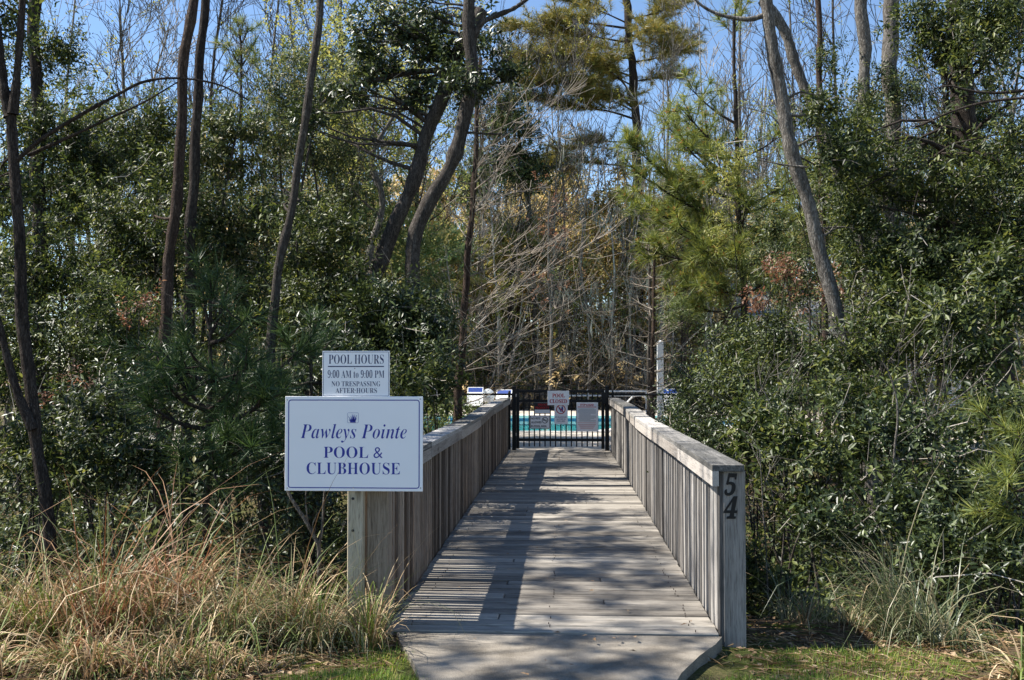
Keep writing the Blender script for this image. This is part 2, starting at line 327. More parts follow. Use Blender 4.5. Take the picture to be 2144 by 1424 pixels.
ys = np.unique(np.round(np.concatenate([np.linspace(-60, 2, 12), np.arange(2, 12, 0.22), np.arange(12, 44, 0.5), np.linspace(44, 600, 30)]), 3))
XX, YY = np.meshgrid(xs, ys)
VV = np.stack([XX, YY, ground_z(XX, YY)], -1).reshape(-1, 3); nx = len(xs)
ii, jj = np.meshgrid(np.arange(len(ys) - 1), np.arange(nx - 1), indexing='ij'); i0 = (ii * nx + jj).ravel()
ground = link('ground', np_mesh('ground', VV, np.stack([i0, i0 + 1, i0 + nx + 1, i0 + nx], 1), mat_ground(), True))
tag(ground, 'brown leaf-littered woodland ground dipping under the footbridge', None, kind='structure')

path_poly = [(0.50, -4), (0.46, 4.2), (0.485, 4.75), (0.54, 5.12), (0.63, 5.42), (0.77, 5.75), (0.90, 6.0), (0.962, 6.165),
             (-1.03, 6.165), (-0.975, 5.95), (-0.90, 5.75), (-0.82, 5.5), (-0.755, 5.25), (-0.71, 4.95), (-0.68, 4.4), (-0.66, -4)]
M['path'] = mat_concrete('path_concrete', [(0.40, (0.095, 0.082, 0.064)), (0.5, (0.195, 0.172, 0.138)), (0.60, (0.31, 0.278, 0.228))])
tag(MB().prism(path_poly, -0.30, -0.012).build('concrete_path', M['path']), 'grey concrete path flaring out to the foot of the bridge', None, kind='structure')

pool_poly = [(-7.5, 26.6), (0.75, 26.6), (1.15, 27.6), (1.6, 28.4), (2.8, 28.9), (4.6, 29.2), (5.6, 30.5), (5.8, 33.5), (5.2, 35.4), (3.5, 35.9), (-7.5, 35.9), (-8.6, 34.5), (-9.0, 31.2), (-8.6, 27.8)]
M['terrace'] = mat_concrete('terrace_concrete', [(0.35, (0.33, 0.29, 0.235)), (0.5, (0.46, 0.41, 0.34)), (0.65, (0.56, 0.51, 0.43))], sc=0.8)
bm = bmesh.new()
def loop(bm, pts, z):
    vs = [bm.verts.new((x, y, z)) for x, y in pts]
    return [bm.edges.new((vs[i], vs[(i + 1) % len(vs)])) for i in range(len(vs))]
def inset(poly, d):
    cx = sum(p[0] for p in poly) / len(poly); cy = sum(p[1] for p in poly) / len(poly)
    return [(x + d * math.copysign(1, x - cx) * min(1, abs(x - cx)), y + d * math.copysign(1, y - cy) * min(1, abs(y - cy))) for x, y in poly]
coping_out = inset(pool_poly, 0.32)
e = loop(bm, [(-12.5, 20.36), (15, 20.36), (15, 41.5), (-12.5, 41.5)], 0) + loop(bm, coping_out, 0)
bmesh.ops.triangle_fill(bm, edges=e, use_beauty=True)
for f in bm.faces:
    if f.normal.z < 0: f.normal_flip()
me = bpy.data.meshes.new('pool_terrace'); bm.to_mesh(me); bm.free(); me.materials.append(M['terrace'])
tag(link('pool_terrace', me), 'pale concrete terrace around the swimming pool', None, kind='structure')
tag(MB().box(-12.5, 15, 20.32, 20.36, -1.3, 0.0).build('terrace_edge', M['terrace']), 'concrete edge of the pool terrace at the bridge end', None, kind='structure')

pool = thing('swimming_pool', 'turquoise swimming pool with pale coping beyond the black gate', 'pool')
M['plaster'] = plain('aqua_pool_plaster', (0.42, 0.74, 0.76), 0.7, 0, 0.2, 0.05, 3)
M['tile'] = plain('blue_pool_tile', (0.03, 0.12, 0.22), 0.3, 0, 0.5, 0.2, 12)
n = len(pool_poly)
co = MB()
Vc = [(x, y, 0.02) for x, y in pool_poly] + [(x, y, 0.02) for x, y in coping_out] + [(x, y, -0.08) for x, y in pool_poly] + [(x, y, -0.02) for x, y in coping_out]
co.add(Vc, [(i, (i + 1) % n, n + (i + 1) % n, n + i) for i in range(n)] + [((i + 1) % n, i, 2 * n + i, 2 * n + (i + 1) % n) for i in range(n)] + [(n + i, n + (i + 1) % n, 3 * n + (i + 1) % n, 3 * n + i) for i in range(n)])
co.build('coping', plain('pool_coping', (0.66, 0.63, 0.57), 0.8), pool)
tb = MB(); tb.add([(x, y, -0.08) for x, y in pool_poly] + [(x, y, -0.34) for x, y in pool_poly], [((i + 1) % n, i, n + i, n + (i + 1) % n) for i in range(n)]); tb.build('tile_band', M['tile'], pool)
bs = MB(); bs.add([(x, y, -0.34) for x, y in pool_poly] + [(x, y, -1.3) for x, y in pool_poly], [((i + 1) % n, i, n + i, n + (i + 1) % n) for i in range(n)], N=[tuple(range(n, 2 * n))]); bs.build('basin', M['plaster'], pool)
m, nn, ll, b = new_mat('pool_water')
nn.remove(b); gl = nn.new('ShaderNodeBsdfGlossy'); gl.inputs['Roughness'].default_value = 0.03; tr = nn.new('ShaderNodeBsdfTransparent'); tr.inputs[0].default_value = (0.66, 0.92, 0.93, 1)
fr = nn.new('ShaderNodeFresnel'); fr.inputs[0].default_value = 1.33; mx = nn.new('ShaderNodeMixShader'); ll.new(fr.outputs[0], mx.inputs[0]); ll.new(tr.outputs[0], mx.inputs[1]); ll.new(gl.outputs[0], mx.inputs[2]); ll.new(mx.outputs[0], nn['Material Output'].inputs[0])
tcx = nn.new('ShaderNodeTexCoord'); nz = nn.new('ShaderNodeTexNoise'); nz.inputs['Scale'].default_value = 1.6; nz.inputs['Detail'].default_value = 2; ll.new(tcx.outputs['Object'], nz.inputs[0])
bp = nn.new('ShaderNodeBump'); bp.inputs['Strength'].default_value = 0.12; bp.inputs['Distance'].default_value = 0.05; ll.new(nz.outputs[0], bp.inputs['Height']); ll.new(bp.outputs[0], gl.inputs['Normal']); ll.new(bp.outputs[0], fr.inputs['Normal'])
wa = MB(); wa.add([(x, y, -0.14) for x, y in pool_poly], N=[tuple(range(n))]); wa.build('water', m, pool)

# ------------------------------------------------------------------ the footbridge
bridge = thing('footbridge', 'weathered grey timber footbridge with picket railings leading to the pool gate', 'footbridge')
Y0, Y1 = 6.18, 20.30
R = random.Random(4)
pw, gap = 0.134, 0.013
npl = int((Y1 - Y0) / (pw + gap))
plank_mb = {}
def plank_mesh(x0, x1):
    k = (round(x0, 3), round(x1, 3))
    if k not in plank_mb: plank_mb[k] = MB().box(x0, x1, -pw / 2, pw / 2, -0.038, 0.0, 0.007).mesh('plank', M['deck'])
    return plank_mb[k]
for i in range(npl):
    y = Y0 + (pw + gap) * (i + 0.5)
    ends = [(-1.108, 0.952)]
    if R.random() < 0.22:
        j = R.choice([-0.42, 0.28]); ends = [(-1.108, j - 0.003), (j + 0.003, 0.952)]
    for a, bnd in ends:
        o = link('plank', plank_mesh(a, bnd), bridge)
        o.location = (R.uniform(-0.004, 0.004), y, R.uniform(-0.004, 0.003) + 0.012 * math.sin(math.pi * (y - Y0) / (Y1 - Y0)))
        o.rotation_euler = (R.uniform(-0.012, 0.012), R.uniform(-0.002, 0.002), R.uniform(-0.0015, 0.0015))
nl = MB()
for i in range(npl):
    y = Y0 + (pw + gap) * (i + 0.5)
    for x in (-0.95, -0.08, 0.80):
        for d in (-0.042, 0.042):
            if R.random() < 0.45: continue
            xx = x + R.uniform(-0.015, 0.015); nl.tube([(xx, y + d, 0.0), (xx, y + d, 0.0145)], 0.0032, 6)
tag(nl.build('nails', M['nail'], bridge), kind='stuff')
for x in (-0.95, -0.08, 0.80):
    MB().box(x - 0.04, x + 0.04, Y0 + 0.05, Y1 - 0.02, -0.30, -0.045).build('stringer', M['post'], bridge)
def cap_z(y):     # underside of the cap: sags a little before the gate and rises at it
    return 0.985 - 0.012 * float(sstep(8, 12, y)) + 0.055 * float(sstep(12.5, 16, y))
BW = 0.043
for side in (-1, 1):
    BW = 0.042 if side < 0 else 0.062
    xin = -1.115 if side < 0 else 0.960                      # inner face of the picket row
    def sx(d): return xin + side * d                          # d metres outwards
    def bx_(mb, d0, d1, y0, y1, z0, z1, bev=0.0):
        a, c = sorted((sx(d0), sx(d1))); return mb.box(a, c, y0, y1, z0, z1, bev)
    bm_ = M['baluster'] if side < 0 else M['baluster_g']
    rail = bx_(MB(), 0.046, 0.084, Y0 + 0.24, Y1 - 0.04, 0.06, 0.149, 0.004).build('bottom_rail', M['fascia'], bridge)
    # cap boards and fascia boards in lengths of about 2.4 m, following the rail's line
    y = Y0 + 0.03; k = 0
    while y < Y1 - 0.2:
        y2 = min(y + (2.44 if k else 1.9), Y1 - 0.01)
        if Y1 - y2 < 0.5: y2 = Y1 - 0.01
        segs = 6
        for nm, mt, d0, d1, dz0, dz1 in (('cap_board', 'cap', -0.042, 0.155, 0.002, 0.040), ('fascia_board', 'fascia', -0.042, -0.018 if side < 0 and k == 0 else -0.002, -0.092, 0.0)):
            mb = MB(); V = []; Q = []
            for q in range(segs + 1):
                yy = y + 0.004 + (y2 - y - 0.008) * q / segs; zc = cap_z(yy)
                a, c = sorted((sx(d0), sx(d1)))
                V += [(a, yy, zc + dz0), (c, yy, zc + dz0), (c, yy, zc + dz1), (a, yy, zc + dz1)]
            for q in range(segs):
                for t in range(4):
                    Q.append((q * 4 + t, q * 4 + (t + 1) % 4, q * 4 + 4 + (t + 1) % 4, q * 4 + 4 + t))
            mb.add(V, Q + [(3, 2, 1, 0), (segs * 4, segs * 4 + 1, segs * 4 + 2, segs * 4 + 3)])
            o = mb.build(nm, M[mt], bridge); o.location = (R.uniform(-0.003, 0.003), 0, R.uniform(-0.004, 0.004))
        y = y2; k += 1
    # inner pickets one by one, outer pickets (behind them, staggered) joined
    pms = [MB().box(-0.021, 0.021, -q / 2, q / 2, -1.24, 0.0, 0.003).mesh('baluster', bm_) for q in (BW * 0.86, BW, BW * 1.2)]
    sp = 0.135; nb = int((Y1 - 0.06 - (Y0 + 0.08)) / sp)
    outer = MB()
    for i in range(nb + 1):
        yy = Y0 + 0.10 + i * sp
        o = link('baluster', R.choice(pms), bridge)
        o.location = (sx(0.021) + R.uniform(-0.003, 0.003), yy + R.uniform(-0.014, 0.014), cap_z(yy) - 0.004)
        o.rotation_euler = (R.uniform(-0.009, 0.009), R.uniform(-0.003, 0.003), R.uniform(-0.10, 0.10))
        if i < nb:
            yo = yy + sp / 2 + R.uniform(-0.006, 0.006)
            bx_(outer, 0.118, 0.118 + 0.04, yo - BW / 2, yo + BW / 2, -0.28, cap_z(yo) - 0.004)
    tag(outer.build('outer_balusters', bm_, bridge), kind='stuff')
    bx_(MB(), 0.046, 0.084, Y0 + 0.24, Y1 - 0.04, 0.88, 0.955).build('top_rail', M['fascia'], bridge)
    # posts: end posts 6x6, then one each 2.3 m
    for q in range(7):
        yc = Y0 + 0.135 + q * 2.28
        if yc > Y1 - 0.1: break
        if q == 0:
            pd = (-0.016, 0.122) if side < 0 else (0.026, 0.164)
            p = bx_(MB(), pd[0], pd[1], yc - 0.07, yc + 0.07, -0.7, 0.984, 0.006).build('end_post', M['post'] if side < 0 else M['post_grey'], bridge)
            endpost = p
        else:
            bx_(MB(), 0.086, 0.116, yc - 0.045, yc + 0.045, -1.6, cap_z(yc) - 0.006).build('post', M['post'], bridge)
    # first pickets and fascia end against the end post
# ------------------------------------------------------------------ lettering
def bold(s):
    r = ''
    for ch in s:
        if 'A' <= ch <= 'Z': r += chr(0x1D400 + ord(ch) - 65)
        elif 'a' <= ch <= 'z': r += chr(0x1D41A + ord(ch) - 97)
        elif '0' <= ch <= '9': r += chr(0x1D7CE + ord(ch) - 48)
        else: r += ch
    return r
def bital(s):
    r = ''
    for ch in s:
        if 'A' <= ch <= 'Z': r += chr(0x1D468 + ord(ch) - 65)
        elif 'a' <= ch <= 'z': r += chr(0x1D468 + 26 + ord(ch) - 97)
        else: r += ch
    return r
def lettering(body, px0, px1, py0, py1, Y, mat, parent, name='lettering', thick=0.0008, shear=0.0, fatten=0.0):
    """raised lettering whose extent fills the given box on the vertical plane at Y"""
    c = bpy.data.curves.new('t', 'FONT'); c.body = body; c.size = 1; c.extrude = 0.5; c.resolution_u = 3; c.shear = shear; c.offset = fatten
    o = bpy.data.objects.new('t', c); COL.objects.link(o)
    dg = bpy.context.evaluated_depsgraph_get(); me = bpy.data.meshes.new_from_object(o.evaluated_get(dg))
    bpy.data.objects.remove(o); bpy.data.curves.remove(c)
    V = np.empty(len(me.vertices) * 3, np.float32); me.vertices.foreach_get('co', V); V = V.reshape(-1, 3)
    lo, hi = V.min(0), V.max(0)
    a = W(px0, py1, Y); b2 = W(px1, py0, Y)
    u = (V[:, 0] - lo[0]) / (hi[0] - lo[0]); v = (V[:, 1] - lo[1]) / (hi[1] - lo[1]); w = V[:, 2]
    P = np.stack([a.x + u * (b2.x - a.x), Y - w * 2 * thick, a.z + v * (b2.z - a.z)], 1)
    me.vertices.foreach_set('co', P.astype(np.float32).ravel()); me.update(); me.materials.clear(); me.materials.append(mat); me.name = name
    return link(name, me, parent)
def plate(px0, px1, py0, py1, Y, th, mat, parent, name='panel', bev=0.0):
    a = W(px0, py1, Y); c = W(px1, py0, Y)
    return MB().box(a.x, c.x, Y, Y + th, a.z, c.z, bev).build(name, mat, parent)
def frame_line(px0, px1, py0, py1, Y, w, mat, parent, rad=0.0, name='border', th=0.001):
    """a drawn border (rounded rectangle ring) on the plane at Y"""
    a = W(px0, py1, Y); c = W(px1, py0, Y); pts = []
    for (cx, cz, a0) in ((c.x - rad, c.z - rad, 0), (a.x + rad, c.z - rad, 90), (a.x + rad, a.z + rad, 180), (c.x - rad, a.z + rad, 270)):
        for k in range(5):
            t = math.radians(a0 + 22.5 * k); pts.append((cx, cz, math.cos(t), math.sin(t)))
    n = len(pts); V = []
    for rr in (rad, rad - w):
        V += [(x + dx * rr, Y - th, z + dz * rr) for x, z, dx, dz in pts]
    return MB().add(V, [(i, (i + 1) % n, n + (i + 1) % n, n + i) for i in range(n)]).build(name, mat, parent)
def ring(cpx, cpy, rpx, wpx, Y, mat, parent, name='prohibition_ring', slash=True, th=0.001):
    c = W(cpx, cpy, Y); s = Y / FPX; n = 28; V = []
    for rr in (rpx * s, (rpx - wpx) * s):
        V += [(c.x + rr * math.cos(2 * math.pi * k / n), Y - th, c.z + rr * math.sin(2 * math.pi * k / n)) for k in range(n)]
    mb = MB().add(V, [(i, (i + 1) % n, n + (i + 1) % n, n + i) for i in range(n)])
    if slash:
        r = (rpx - wpx * 0.6) * s; h = wpx * s * 0.5; d = 0.7071
        P = [(-r * d - h * d, r * d - h * d), (-r * d + h * d, r * d + h * d), (r * d + h * d, -r * d + h * d), (r * d - h * d, -r * d - h * d)]
        mb.add([(c.x + x, Y - th - 0.0006, c.z + z) for x, z in P], [(0, 1, 2, 3)])
    return mb.build(name, mat, parent)
def poly_mark(pts, Y, mat, parent, name='mark', th=0.0012):
    return MB().add([(W(x, y, Y).x, Y - th, W(x, y, Y).z) for x, y in pts], N=[tuple(range(len(pts)))]).build(name, mat, parent)

# house number on the right end post
YN = Y0 + 0.065
for d, (a, b_, c, e_) in (('5', (1516.5, 1543.5, 991, 1038)), ('4', (1515, 1544, 1039, 1086))):
    lettering(bold(d), a, b_, c, e_, YN - 0.0005, M['black_metal'], bridge, 'numeral', 0.004, 0.25, 0.012)

# ------------------------------------------------------------------ pool sign on its post
sign = thing('pool_sign', 'white pool and clubhouse sign with smaller pool hours panel on a timber post', 'sign')
YS = 6.14
a = W(728, 1000, YS + 0.03); c = W(760, 1000, YS + 0.03)
MB().box(a.x, c.x, YS + 0.022, YS + 0.022 + 0.089, gz(a.x, YS) - 0.3, 1.60, 0.006).build('post', M['sign_post'], sign)
hp = plate(674.6, 816, 734.8, 834, YS + 0.012, 0.006, M['sign_white'], sign, 'hours_panel', 0.001)
tag(hp, 'smaller white panel with navy pool hours lettering')
bp_ = plate(596, 885.4, 830.3, 1027.5, YS, 0.009, M['sign_white'], sign, 'main_panel', 0.0015)
def c1(x, y): return 560 + x / 4.189, 720 + y / 4.189
def line1(body, x0, x1, y0, y1, Y, mat, par, **k):
    p0 = c1(x0, y0); p1 = c1(x1, y1); lettering(body, p0[0], p1[0], p0[1], p1[1], Y - 0.0002, mat, par, **k)
YH = YS + 0.012
line1(bold('POOL HOURS'), 537, 1020, 94, 176, YH, M['ink_navy'], hp, fatten=-0.012)
line1(bold('9:00 AM to 9:00 PM'), 528, 1025, 230, 299, YH, M['ink_navy'], hp, fatten=-0.012)
line1(bold('NO TRESPASSING'), 562, 990, 328, 373, YH, M['ink_navy'], hp, fatten=-0.012)
line1(bold('AFTER HOURS'), 597, 960, 387, 432, YH, M['ink_navy'], hp, fatten=-0.012)
p0 = c1(530, 194); p1 = c1(1022, 203); plate(p0[0], p1[0], p0[1], p1[1], YH - 0.0012, 0.001, M['ink_navy'], hp, 'rule')
p0 = c1(488, 70); p1 = c1(1066, 458); frame_line(p0[0], p1[0], p0[1], p1[1], YH, 0.0025, M['ink_navy'], hp, 0.004)
line1(bital('Pawleys Pointe'), 288, 1222, 704, 865, YS, M['ink_blue'], bp_, fatten=-0.01)
line1(bold('POOL') + ' ' + bold('&'), 492, 1010, 903, 1001, YS, M['ink_blue'], bp_, fatten=-0.008)
line1(bold('CLUBHOUSE'), 343, 1163, 1043, 1143, YS, M['ink_blue'], bp_, fatten=-0.008)
p0 = c1(178, 490); p1 = c1(1336, 1264); frame_line(p0[0], p1[0], p0[1], p1[1], YS, 0.006, M['ink_blue'], bp_, 0.018)
p0 = c1(702, 604); p1 = c1(799, 694); frame_line(p0[0], p1[0], p0[1], p1[1], YS, 0.0016, M['ink_blue'], bp_, 0.006, 'emblem_frame')
em = MB()
def blade(pts, w0):     # sea-grass emblem blades
    V = []
    for i, (x, y) in enumerate(pts):
        w = w0 * (1 - i / (len(pts) - 1) * 0.85); q = c1(x - w, y); r_ = c1(x + w, y)
        V += [(W(*q, YS).x, YS - 0.0012, W(*q, YS).z), (W(*r_, YS).x, YS - 0.0012, W(*r_, YS).z)]
    em.add(V, [(2 * i, 2 * i + 1, 2 * i + 3, 2 * i + 2) for i in range(len(pts) - 1)])
for bx0, pts in enumerate([[(735, 682), (728, 662), (708, 634)], [(740, 682), (738, 656), (730, 630)], [(747, 682), (748, 650), (742, 618)], [(752, 682), (756, 650), (750, 616)],
                           [(756, 682), (760, 650), (768, 618)], [(762, 682), (772, 650), (784, 622)], [(765, 682), (776, 662), (780, 648)], [(732, 684), (722, 670), (716, 660)]]): blade(pts, 6)
q0 = c1(725, 690); q1 = c1(775, 690); q2 = c1(772, 676); q3 = c1(728, 676)
em.add([(W(*q, YS).x, YS - 0.0014, W(*q, YS).z) for q in (q0, q1, q2, q3)], [(0, 1, 2, 3)])
em.build('emblem', M['ink_blue'], bp_)
def screw(px, py, Y, par, r=0.006):
    c = W(px, py, Y); MB().tube([(c.x, Y, c.z), (c.x, Y - 0.003, c.z)], [r, r * 0.7], 8).build('screw', M['steel'], par)
for x, y in ((172, 491), (1340, 485), (173, 1265), (1343, 1265), (752, 490), (752, 1262)): screw(*c1(x, y), YS, bp_, 0.0045)
for x, y in ((770, 408), (765, 215)): screw(*c1(x, y), YH, hp, 0.004)
for py in (1044, 1111):
    c = W(739, py, YS + 0.022); MB().tube([(c.x, YS + 0.0215, c.z), (c.x, YS + 0.019, c.z)], [0.009, 0.009], 10).build('bolt_hole', M['ink_black'], sign)
# ------------------------------------------------------------------ gate, gate signs, near fences
YG = 20.34
gate = thing('pool_gate', 'black metal picket gate at the far end of the footbridge', 'gate')
def gx(px, Y=YG): return W(px, 800, Y).x
def gzp(py, Y=YG): return W(1170, py, Y).z
pk = MB().box(-0.0125, 0.0125, -0.0125, 0.0125, gzp(935), gzp(820)).mesh('picket', M['black_metal'])
for k in range(15):
    o = link('picket', pk, gate); o.location = (gx(1097 + 11.02 * k), YG, 0)
for px in (1084.2, 1262): MB().box(gx(px) - 0.031, gx(px) + 0.031, YG - 0.025, YG + 0.025, 0.03, gzp(814), 0.003).build('stile', M['black_metal'], gate)
for py in (819.5, 839.5, 921): MB().box(gx(1084.2) + 0.024, gx(1262) - 0.024, YG - 0.018, YG + 0.018, gzp(py) - 0.027, gzp(py) + 0.027, 0.003).build('rail', M['black_metal'], gate)
for py in (828, 910): MB().box(gx(1076.8) + 0.03, gx(1084.2) - 0.02, YG - 0.05, YG - 0.025, gzp(py) - 0.03, gzp(py) + 0.03, 0.004).build('hinge', M['steel'], gate)
MB().box(gx(1262) - 0.03, gx(1270), YG - 0.07, YG - 0.03, gzp(846), gzp(822), 0.008).build('latch', M['black_metal'], gate)

def link_fence(name, label, xa, xb, Y, h, posts):
    f = thing(name, label, 'fence')
    MB().tube([(xa, Y, h), (xb, Y, h)], 0.022, 8).build('top_rail', M['black_metal'], f)
    MB().tube([(xa, Y, 0.06), (xb, Y, 0.06)], 0.006, 5).build('bottom_wire', M['black_metal'], f)
    for x in posts:
        MB().tube([(x, Y, -0.35), (x, Y, h + 0.03), (x, Y, h + 0.08)], [0.03, 0.03, 0.012], 8).build('post', M['black_metal'], f)
    mb = MB(); s = 0.075; L = xb - xa; H = h - 0.08; x = -H
    while x < L:
        for d in (1, -1):
            p0 = [x, 0.0]; p1 = [x + H, H]
            if d < 0: p0, p1 = [x, H], [x + H, 0.0]
            ta = max(0, -x / H); tb_ = min(1, (L - x) / H)
            A = (xa + p0[0] + (p1[0] - p0[0]) * ta, Y + 0.004 * d, 0.06 + p0[1] + (p1[1] - p0[1]) * ta); B = (xa + p0[0] + (p1[0] - p0[0]) * tb_, Y + 0.004 * d, 0.06 + p0[1] + (p1[1] - p0[1]) * tb_)
            if ta < tb_: mb.tube([A, B], 0.0018, 3, False)
        x += s
    tag(mb.build('wire_mesh', M['black_metal'], f), kind='stuff')
    return f
link_fence('chain_link_fence', 'black wire fence joining the gate on the pool-sign side', -6.2, gx(1076.8) - 0.05, 20.42, 1.13, [-6.2, -3.7, gx(1066)])
link_fence('chain_link_fence', 'black wire fence joining the gate on the white-post side', gx(1270.5) + 0.05, 6.5, 20.42, 1.13, [gx(1283), 3.6, 6.5])
for px, side in ((1076.6, 'hinge'), (1270.8, 'latch')):
    g = MB().box(gx(px) - 0.040, gx(px) + 0.040, YG - 0.040, YG + 0.040, -0.3, gzp(811), 0.003).box(gx(px) - 0.045, gx(px) + 0.045, YG - 0.045, YG + 0.045, gzp(811) + 0.001, gzp(811) + 0.02, 0.004).build('gate_post', M['black_metal'])
    tag(g, 'square black metal gate post on the %s side of the pool gate' % side, 'post')
def c2(x, y): return 1080 + x / 10.72, 810 + y / 10.72
def gsign(name, label, x0, x1, y0, y1, Y, mat=None):
    p0 = c2(x0, y0); p1 = c2(x1, y1)
    return tag(plate(p0[0], p1[0], p0[1], p1[1], Y, 0.005, mat or M['gate_sign_white'], None, name, 0.001), label, 'sign')
def gtext(body, x0, x1, y0, y1, Y, mat, par, **k):
    p0 = c2(x0, y0); p1 = c2(x1, y1); return lettering(body, p0[0], p1[0], p0[1], p1[1], Y - 0.0005, mat, par, thick=0.001, **k)
def gbar(x0, x1, y0, y1, Y, mat, par, name='text_line'):
    p0 = c2(x0, y0); p1 = c2(x1, y1); return plate(p0[0], p1[0], p0[1], p1[1], Y - 0.0022, 0.002, mat, par, name)
YA = YG - 0.046
M['gate_sign_white'] = plain('white_gate_sign', (0.97, 0.95, 0.94), 0.5, 0, 0.4, 0.02, 8)
g = gsign('closed_sign', 'white pool closed sign with red letters on the gate', 712, 1195, 90, 412, YA - 0.02)
gtext(bold('POOL'), 818, 1100, 152, 238, YA - 0.02, M['ink_red'], g, fatten=0.012); gtext(bold('CLOSED'), 760, 1150, 278, 366, YA - 0.02, M['ink_red'], g, fatten=0.012)
g = gsign('private_property_sign', 'black and red private property sign on the gate', 412, 775, 345, 605, YA, M['sign_white'])
gbar(424, 764, 360, 512, YA, M['ink_black'], g, 'dark_band'); gtext('PRIVATE', 500, 740, 376, 428, YA - 0.003, M['ink_red'], g, fatten=0.02); gtext('PROPERTY', 440, 750, 445, 500, YA - 0.003, M['ink_red'], g, fatten=0.02)
p0 = c2(412, 345); p1 = c2(775, 605); frame_line(p0[0], p1[0], p0[1], p1[1], YA, 0.010, M['ink_black'], g, 0.012, th=0.002)
g = gsign('no_pets_sign', 'white no pets sign with black rounded border on the gate', 315, 770, 640, 940, YA)
p0 = c2(322, 647); p1 = c2(763, 933); frame_line(p0[0], p1[0], p0[1], p1[1], YA, 0.010, M['ink_black'], g, 0.02, th=0.002)
gtext('NO PETS', 345, 548, 688, 732, YA, M['ink_black'], g, fatten=0.03); gtext('ALLOWED', 345, 578, 774, 818, YA, M['ink_black'], g, fatten=0.03); gtext('IN POOL AREA', 345, 692, 862, 903, YA, M['ink_black'], g, fatten=0.03)
q = c2(655, 750); ring(q[0], q[1], 6.6, 1.2, YA, M['ink_black'], g, th=0.002)
def dog(ox, s, flip):
    P = [(-28, 20), (-28, -8), (-36, -20), (-22, -28), (-12, -12), (10, -10), (18, -22), (26, -24), (14, -2), (14, 20), (7, 20), (5, 4), (-18, 4), (-20, 20)]
    return [c2(ox + s * x * (-1 if flip else 1), 752 + s * y) for x, y in P]
poly_mark(dog(640, 0.9, False), YA, M['ink_black'], g, 'dog_mark', 0.002); poly_mark(dog(682, 0.7, True), YA, M['ink_black'], g, 'cat_mark', 0.002)
g = gsign('no_glassware_sign', 'white sign with red prohibition ring over blue glasses below the pool closed sign', 865, 1165, 405, 835, YA)
q = c2(1010, 505)
poly_mark([c2(*p) for p in ((985, 450), (1010, 520), (1012, 560), (996, 560), (990, 520), (960, 490))], YA, M['ink_blue'], g, 'glass_mark', 0.002)
poly_mark([c2(*p) for p in ((1032, 440), (1056, 440), (1062, 500), (1052, 560), (1024, 560), (1020, 500))], YA, M['ink_blue'], g, 'bottle_mark', 0.002)
ring(q[0], q[1], 9.8, 1.7, YA, M['ink_red'], g, th=0.003)
gtext('NO GLASSWARE', 880, 1138, 664, 698, YA, M['ink_navy'], g); gtext('ALLOWED IN', 915, 1112, 710, 742, YA, M['ink_navy'], g); gtext('POOL AREA', 920, 1108, 754, 786, YA, M['ink_navy'], g)
g = gsign('pool_rules_sign', 'tall white stop and read rules sign with red heading on the gate', 1365, 1845, 350, 1000, YA)
gtext('STOP & READ', 1448, 1752, 382, 432, YA, M['ink_red'], g, fatten=0.03); gbar(1390, 1805, 446, 460, YA, M['ink_red'], g)
R = random.Random(8)
yy = 490
while yy < 790:
    gbar(1395 + R.choice([0, 25]), 1800 - R.choice([0, 0, 40, 120]), yy, yy + 7, YA, M['ink_grey'], g); yy += 20
for yy, a, b_ in ((805, 1390, 1800), (845, 1395, 1800), (875, 1420, 1780), (900, 1440, 1760), (935, 1450, 1740)): gbar(a, b_, yy, yy + 8, YA, M['ink_pink'], g)

